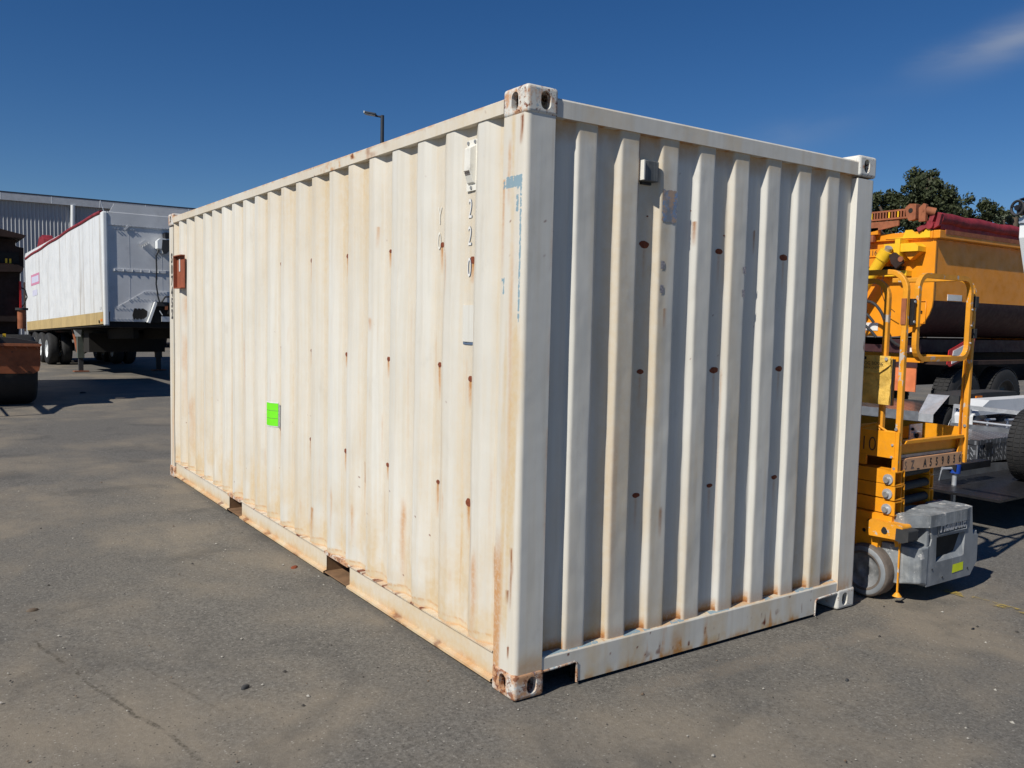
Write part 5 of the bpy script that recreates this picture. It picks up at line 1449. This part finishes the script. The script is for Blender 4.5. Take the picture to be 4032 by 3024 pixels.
# landing legs
for x in (.16, 2.15):
    tl = math.tan(-tilt)
    lg = SB(MB().box(x, x+.16, 4.00, 4.16, .52, ZB-.05), 'landing_leg', M_greyleg if x < 1 else M_darkpaint)
    SB(MB().box(x+.025, x+.135, 4.025, 4.135, .18, .52), 'inner_leg', M_greydark, lg)
    SB(MB().box(x-.10, x+.26, 3.96, 4.20, .155, .18), 'foot_plate', M_rustfr, lg)
    SB(MB().obox((x+.03, 4.45, .92), (.02, 0, 0), (0, .03, -.01), (0, .36, .36)), 'leg_brace', M_rustfr, lg)
    SB(MB().prism([(x-.10, ZB-.06), (x+.10, ZB-.06), (x+.07, ZB-.24), (x-.06, ZB-.24)], 'y', 3.95, 3.96), 'leg_plate', M_whiteclean, lg)
SB(MB().tube([(.3, 4.08, .62), (1.0, 4.08, 1.1)], .02, 5), 'cross_brace', M_greydark)
def semi_wheel(xc, yc_):
    zc_ = .50 + .035*yc_*1.0 - .0
    zc_ = .475 + (yc_)*math.tan(-tilt)*1.0
    R = .475
    def LM(p, nm_, mt_, par=None): return SB(p, nm_, mt_, par)
    c = (xc, yc_, zc_)
    o = LM(MB().lathe([(R*.55, -.13), (R*.9, -.145), (R*.99, -.10), (R, -.04), (R, .04), (R*.99, .10), (R*.9, .145), (R*.55, .13)], c, (1, 0, 0), 30), 'wheel', M_tyre)
    LM(MB().lathe([(R*.56, -.135), (R*.54, -.08), (R*.25, -.04), (R*.22, -.10), (0, -.10)], c, (1, 0, 0), 24), 'rim', M_whiteclean, o)
    LM(MB().lathe([(R*.56, .135), (R*.54, .08), (R*.25, .04), (0, .04)], c, (1, 0, 0), 24), 'rim', M_whiteclean, o)
for yc_ in (7.95, 9.10, 10.25):
    for xc in (.02+.14, .52, SW-.52, SW-.16): semi_wheel(xc, yc_)
    SB(MB().cyl((.2, yc_, .475+yc_*math.tan(-tilt)), (SW-.2, yc_, .475+yc_*math.tan(-tilt)), .07, 8), 'axle', M_dark)

# ------------------------------------------------------------------ dark machine at the left edge
mc = thing('paving_machine', 'rusty orange brown paving machine with a rolled-edge hopper, in deep shade at the left edge', 'machine', (-2.2, 15.5, 0))
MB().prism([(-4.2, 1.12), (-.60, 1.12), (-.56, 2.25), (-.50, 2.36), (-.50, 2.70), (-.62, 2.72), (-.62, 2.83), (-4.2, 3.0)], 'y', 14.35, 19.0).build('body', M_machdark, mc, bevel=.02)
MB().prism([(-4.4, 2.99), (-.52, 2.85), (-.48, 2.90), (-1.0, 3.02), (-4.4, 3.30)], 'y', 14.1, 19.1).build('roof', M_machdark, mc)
pn = MB().box(-1.05, -.58, 14.30, 14.34, 2.42, 2.60).build('side_panel', M_dark, mc)
MB().box(-1.04, -.66, 14.285, 14.30, 2.395, 2.415).build('panel_sill', M_rustfr, mc)
for x in (-.77, -.71): MB().box(x-.015, x+.015, 14.28, 14.298, 2.42, 2.50).build('pale_pin', M_truckyel2, mc)
MB().prism([(-3.0, 2.30), (-.6, 2.40), (-.52, 2.35), (-.54, 2.28), (-3.0, 2.20)], 'y', 14.18, 14.34).build('body_beam', M_machdark, mc)  # beams use the dark material, their shade is put into the colour
MB().box(-1.5, -.64, 14.20, 14.34, 1.42, 1.50).build('body_beam', M_machdark, mc)
MB().cyl((-.56, 14.2, 1.30), (-.56, 14.2, 1.62), .07, 12).build('exhaust_stub', M_rustfr, mc)
MB().cyl((-.56, 14.2, 1.62), (-.56, 14.2, 1.66), .10, 12).build('exhaust_cap', M_greydark, mc)
MB().tube([(-.58, 14.3, 2.02), (-.50, 14.25, 1.98), (-.47, 14.25, 1.85), (-.52, 14.25, 1.72), (-.6, 14.3, 1.62)], .012, 6).build('hose', M_darkpaint, mc)
MB().box(-.585, -.555, 14.25, 14.34, 1.62, 2.12).build('red_strip', M_redvinyl, mc)
hp_ = MB()
hp_.prism([(-3.2, .60), (-.46, .555), (-.372, .60), (-.350, .70), (-.345, 1.03), (-3.2, 1.10)], 'y', 13.60, 14.28)
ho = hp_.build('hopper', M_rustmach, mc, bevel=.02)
MB().prism([(-3.2, 1.06), (-.345, 1.015), (-.335, 1.055), (-3.2, 1.11)], 'y', 13.52, 14.30).build('hopper_flange', M_rustfr, ho)
MB().prism([(-3.2, 1.112), (-.40, 1.06), (-.36, 1.085), (-.75, 1.16), (-3.2, 1.20)], 'y', 13.62, 14.30).build('hopper_lid', M_greydark, ho)
for x in (-.90, -.72, -.55, -.40): MB().prism([(x-.03, 1.012), (x+.01, 1.012), (x+.02, .965)], 'y', 13.53, 13.58).build('flange_rib', M_rustfr, ho)
MB().obox((-.86, 13.8, 1.17), (.02, 0, 0), (0, .03, 0), (.005, 0, .05)).build('handle', M_truckyel2, ho)
MB().lathe([(.25, -.42), (.55, -.42), (.60, -.34), (.60, .34), (.55, .42), (.25, .42)], (-.80, 14.25, .60), (1, .0, 0), 36).build('wheel', M_tyre, mc)
MB().lathe([(.25, -.42), (.55, -.42), (.60, -.34), (.60, .34), (.55, .42), (.25, .42)], (-.80, 17.6, .60), (1, .0, 0), 36).build('wheel', M_tyre, mc)
MB().box(-4.0, -.7, 14.4, 18.9, .45, 1.12).build('underframe', M_dark, mc)
# added lattice out of view, shaped to throw the lattice shadow
rl = MB()
for y in (11.9, 13.3):
    rl.tube([(-3.1, y, .05), (-2.3, y, 1.75)], .03, 6)
for i in range(6):
    a = i/5; rl.tube([(-3.1+.8*a, 11.9, .15+1.55*a), (-3.1+.8*a, 13.3, .15+1.55*a)], .018, 6)
rl.tube([(-3.1, 11.9, .05), (-2.3, 13.3, 1.7)], .02, 6); rl.tube([(-2.3, 11.9, 1.75), (-2.3, 13.3, 1.75)], .05, 6)
rl.tube([(-2.3, 11.9, 1.75), (-2.3, 14.4, 2.4)], .06, 6); rl.tube([(-2.3, 13.3, 1.75), (-2.3, 14.4, 2.4)], .04, 6); rl.tube([(-2.3, 12.6, 1.85), (-1.9, 13.6, 2.1)], .05, 6)
rl.build('shadow_lattice', M_rustfr, mc)

# ------------------------------------------------------------------ warehouse
wh = thing('warehouse', 'large grey ribbed metal warehouse with deep eave and downpipe, beyond the white semi-trailer', 'building', (0, 60, 0))
WY, EZ = 55.0, 8.02
m = MB(); prr = []
x = -38.0
while x < 40:
    prr += [(x, WY), (x+.110, WY), (x+.165, WY-.06), (x+.185, WY-.06), (x+.200, WY)]; x += .2
n = len(prr)
m.add([(a, b, 0) for a, b in prr] + [(a, b, EZ-.1) for a, b in prr], [(i, i+1, n+i+1, n+i) for i in range(n-1)])
m.build('ribbed_wall', M_clad, wh)
MB().box(-38, 40, WY+.02, WY+30, 0, EZ).build('inner_wall', M_clad, wh)
MB().box(-38.2, 40.2, WY-.28, WY-.17, EZ-.12, EZ+.30).build('gutter', M_fascia, wh)
MB().box(-38.2, 40.2, WY-.17, WY+.02, EZ-.10, EZ-.06).build('eave_soffit', M_fascia, wh)
MB().prism([(WY-.29, EZ+.302), (WY+15, EZ+.95), (WY+15, EZ+1.01), (WY-.29, EZ+.37)], 'x', -38.3, 40.3).build('roof', M_lampgrey, wh)
MB().prism([(WY+30.5, EZ+.29), (WY+15, EZ+.95), (WY+15, EZ+1.01), (WY+30.5, EZ+.36)], 'x', -38.3, 40.3).build('roof', M_clad, wh)
for i in range(30):
    MB().box(-37+i*2.6, -36.96+i*2.6, WY-.285, WY-.28, EZ-.12, EZ+.30).build('gutter_joint', M_whiteclean, wh)
for xp in (5.75, -9.0, 20.0):
    MB().tube([(xp, WY-.25, EZ-.1), (xp, WY-.25, EZ-.5), (xp, WY-.16, EZ-.95), (xp, WY-.16, 0)], .13, 10).build('downpipe', M_whiteclean, wh)
# far parked vehicles glimpsed under the semi-trailer
def far_vehicle(name, label, cat, x, y, wd, ht, ln, mat, cab, group=None):
    v = thing(name, label, cat, (x, y, 0))
    MB().box(x, x+wd, y, y+ln, .55, ht).build('body', mat, v, bevel=.06)
    MB().box(x+.15, x+wd-.15, y-.02, y-.004, ht*.62, ht*.9).build('windscreen', M_darkpaint, v)
    MB().box(x+.1, x+wd-.1, y-.06, y-.004, .55, .85).build('bumper', cab, v)
    for xx in (x+.12, x+wd-.34):
        for yy in (y+.9, y+ln-.9):
            MB().lathe([(.2, -.11), (.44, -.11), (.48, 0), (.44, .11), (.2, .11)], (xx+.11, yy, .48), (1, 0, 0), 20).build('wheel', M_tyre, v)
far_vehicle('parked_van', 'pale blue grey van seen through the gap under the white semi-trailer', 'van', 8.2, 40.0, 2.1, 2.2, 5, M_greytr, M_darkpaint)
far_vehicle('parked_truck', 'dark orange truck seen under the front end of the white semi-trailer', 'truck', 11.6, 38.0, 2.4, 2.8, 7, M_orangeflap, M_darkpaint)
far_vehicle('parked_truck', 'black truck in shade behind the left landing leg of the semi-trailer', 'truck', 2.3, 39.0, 2.5, 3.0, 7, M_machdark, M_rustfr)
far_vehicle('parked_truck', 'dark brown truck in shade behind the rear wheels of the semi-trailer', 'truck', -1.5, 37.0, 2.5, 3.0, 7, M_machdark, M_darkpaint)
far_vehicle('parked_truck', 'black truck between the van and the left landing leg, far under the semi-trailer', 'truck', 5.4, 39.5, 2.4, 2.9, 7, M_darkpaint, M_darkpaint)

# ------------------------------------------------------------------ street lamp
lp_ = thing('street_lamp', 'dark street lamp with a single flat head rising behind the container', 'street lamp', (14.21, 30.52, 0))
MB().cyl((14.21, 30.52, 0), (14.21, 30.52, 10.1), .11, 12, r1=.075).build('pole', M_lampgrey, lp_)
MB().box(14.08, 14.34, 30.4, 30.64, 0, .25).build('base', M_lampgrey, lp_)
d_ = Vector((-.566, .406, .11)); d_.normalize()
p_ = Vector((14.21, 30.52, 10.03))
MB().tube([p_, p_+d_*.30], .040, 8).build('arm', M_lampgrey, lp_)
hd_ = MB(); c_ = p_+d_*.50+Vector((0, 0, .05)); s_ = d_.cross(Vector((0, 0, 1))).normalized(); n_ = s_.cross(d_)
hd_.obox(c_, d_*.24, s_*.17, n_*.04); hdo = hd_.build('lamp_head', M_lampgrey, lp_, bevel=.02)
MB().obox(c_-n_*.055, d_*.21, s_*.14, n_*.006).build('lens', M_lens, hdo)
MB().obox(c_+d_*.255, d_*.02, s_*.17, n_*.04).build('end_cap', M_lens, hdo)

# ------------------------------------------------------------------ trees
def leaf_mat(name, a, b, c):
    t = NT(name)
    n1 = t.noise(.9, 4, .6, vec=t.wpos); oi = t.noise(5, 3, .6, vec=t.wpos, loc=(3, 3, 3))
    col = t.mix(t.ramp(n1, .35, .65), a, b); col = t.mix(t.ramp(oi, .5, .7, 0, .6), col, c)
    return t.out(col, .6, 0, spec=.25)
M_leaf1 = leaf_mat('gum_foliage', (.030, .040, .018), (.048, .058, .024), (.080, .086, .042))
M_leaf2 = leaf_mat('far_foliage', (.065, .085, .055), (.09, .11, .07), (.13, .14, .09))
def tree(x, y, h, wd, label, mat, seed, lobes, n_leaf, ls):
    R = random.Random(seed)
    t = thing('gum_tree', label, 'tree', (x, y, 0))
    m = MB(); m.tube([(x, y, -.1), (x+.1, y, h*.25), (x-.1, y+.1, h*.5), (x+.15, y, h*.75), (x, y, h*.92)], .32, 8)
    tk_ = m.build('trunk', M_bark, t)
    for i, (lx, lz, lr) in enumerate(lobes):
        b = MB(); z0 = h*(.25+.4*R.random()); p0 = Vector((x, y, z0)); p1 = Vector((x+lx*wd, y+R.uniform(-.2, .2)*wd, lz*h))
        b.tube([p0, p0.lerp(p1, .5)+Vector((0, 0, -.2)), p1], .10, 6); b.build('limb', M_bark, t)
    m = MB(); dx, dy = .822, -.569     # crown spread measured across the line of sight
    per = n_leaf//len(lobes)
    for lx, lz, lr in lobes:
        cx, cy, cz = x+lx*wd*dx + R.uniform(-.12, .12)*wd*.57, y+lx*wd*dy + R.uniform(-.12, .12)*wd*.82, lz*h
        rr = lr*wd
        nc = 16
        clumps = []
        for k in range(nc):
            v = Vector((R.gauss(0, 1), R.gauss(0, 1), R.gauss(0, 1))).normalized()*rr*(R.random()**.45)
            clumps.append((Vector((cx, cy, cz))+Vector((v.x, v.y, v.z*.8)), rr*R.uniform(.22, .42)))
        for k in range(per):
            c0, cr_ = R.choice(clumps)
            v = Vector((R.gauss(0, 1), R.gauss(0, 1), R.gauss(0, 1))).normalized()*cr_*(R.random()**.4)
            p = c0+v; nrm = (v.normalized()*.6+Vector((R.gauss(0, .5), R.gauss(0, .5), R.gauss(.2, .5)))).normalized()
            a = nrm.orthogonal().normalized(); b_ = nrm.cross(a); th = R.random()*PI
            a, b_ = a*math.cos(th)+b_*math.sin(th), b_*math.cos(th)-a*math.sin(th)
            s = ls*R.uniform(.5, 1.25)
            m.add([p-a*s, p-b_*s*.45, p+a*s, p+b_*s*.5], [(0, 1, 2, 3)])
    me = bpy.data.meshes.new('crown'); me.from_pydata([(a-x, b-y, c) for a, b, c in m.v], [], m.fc); me.materials.append(mat)
    o = bpy.data.objects.new('crown', me); COL.objects.link(o); o.parent = t
    return t
tree(56.6, 30.7, 13.3, 9.4, 'tall dark green gum tree rising behind the tipper truck', M_leaf1, 5,
     [(0, .90, .14), (-.12, .82, .16), (.14, .80, .16), (0, .74, .22), (-.26, .70, .16), (.28, .70, .17), (-.40, .60, .15), (.40, .60, .14), (-.15, .60, .2), (.18, .58, .2), (-.42, .47, .13), (.42, .46, .13), (-.2, .43, .17), (.2, .42, .17), (-.5, .35, .12), (.5, .35, .13), (0, .33, .2), (-.50, .62, .15), (-.36, .76, .13), (-.22, .80, .15), (.24, .80, .15), (.46, .62, .13), (.36, .72, .14), (-.60, .50, .12), (.55, .46, .13), (-.1, .70, .2), (.1, .66, .2), (-.3, .55, .18), (.3, .52, .18), (0, .52, .2)], 60000, .14)
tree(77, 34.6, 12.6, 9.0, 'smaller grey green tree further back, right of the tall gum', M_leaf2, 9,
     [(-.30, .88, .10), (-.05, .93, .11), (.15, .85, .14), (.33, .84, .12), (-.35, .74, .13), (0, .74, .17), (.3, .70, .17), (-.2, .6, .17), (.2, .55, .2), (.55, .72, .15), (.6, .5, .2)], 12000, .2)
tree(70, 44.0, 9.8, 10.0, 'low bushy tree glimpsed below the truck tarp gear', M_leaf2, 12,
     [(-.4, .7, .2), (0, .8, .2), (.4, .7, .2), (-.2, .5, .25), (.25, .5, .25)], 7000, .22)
tree(54.5, 38.0, 9.6, 9.0, 'dark green bushy tree just left of the tall gum, mostly behind the container', M_leaf1, 15,
     [(-.3, .75, .2), (.1, .85, .2), (.4, .7, .2), (-.2, .5, .25), (.25, .5, .25)], 9000, .2)

# bookkeeping keys are not part of the scene
for o in bpy.data.objects:
    if '_org' in o: del o['_org']
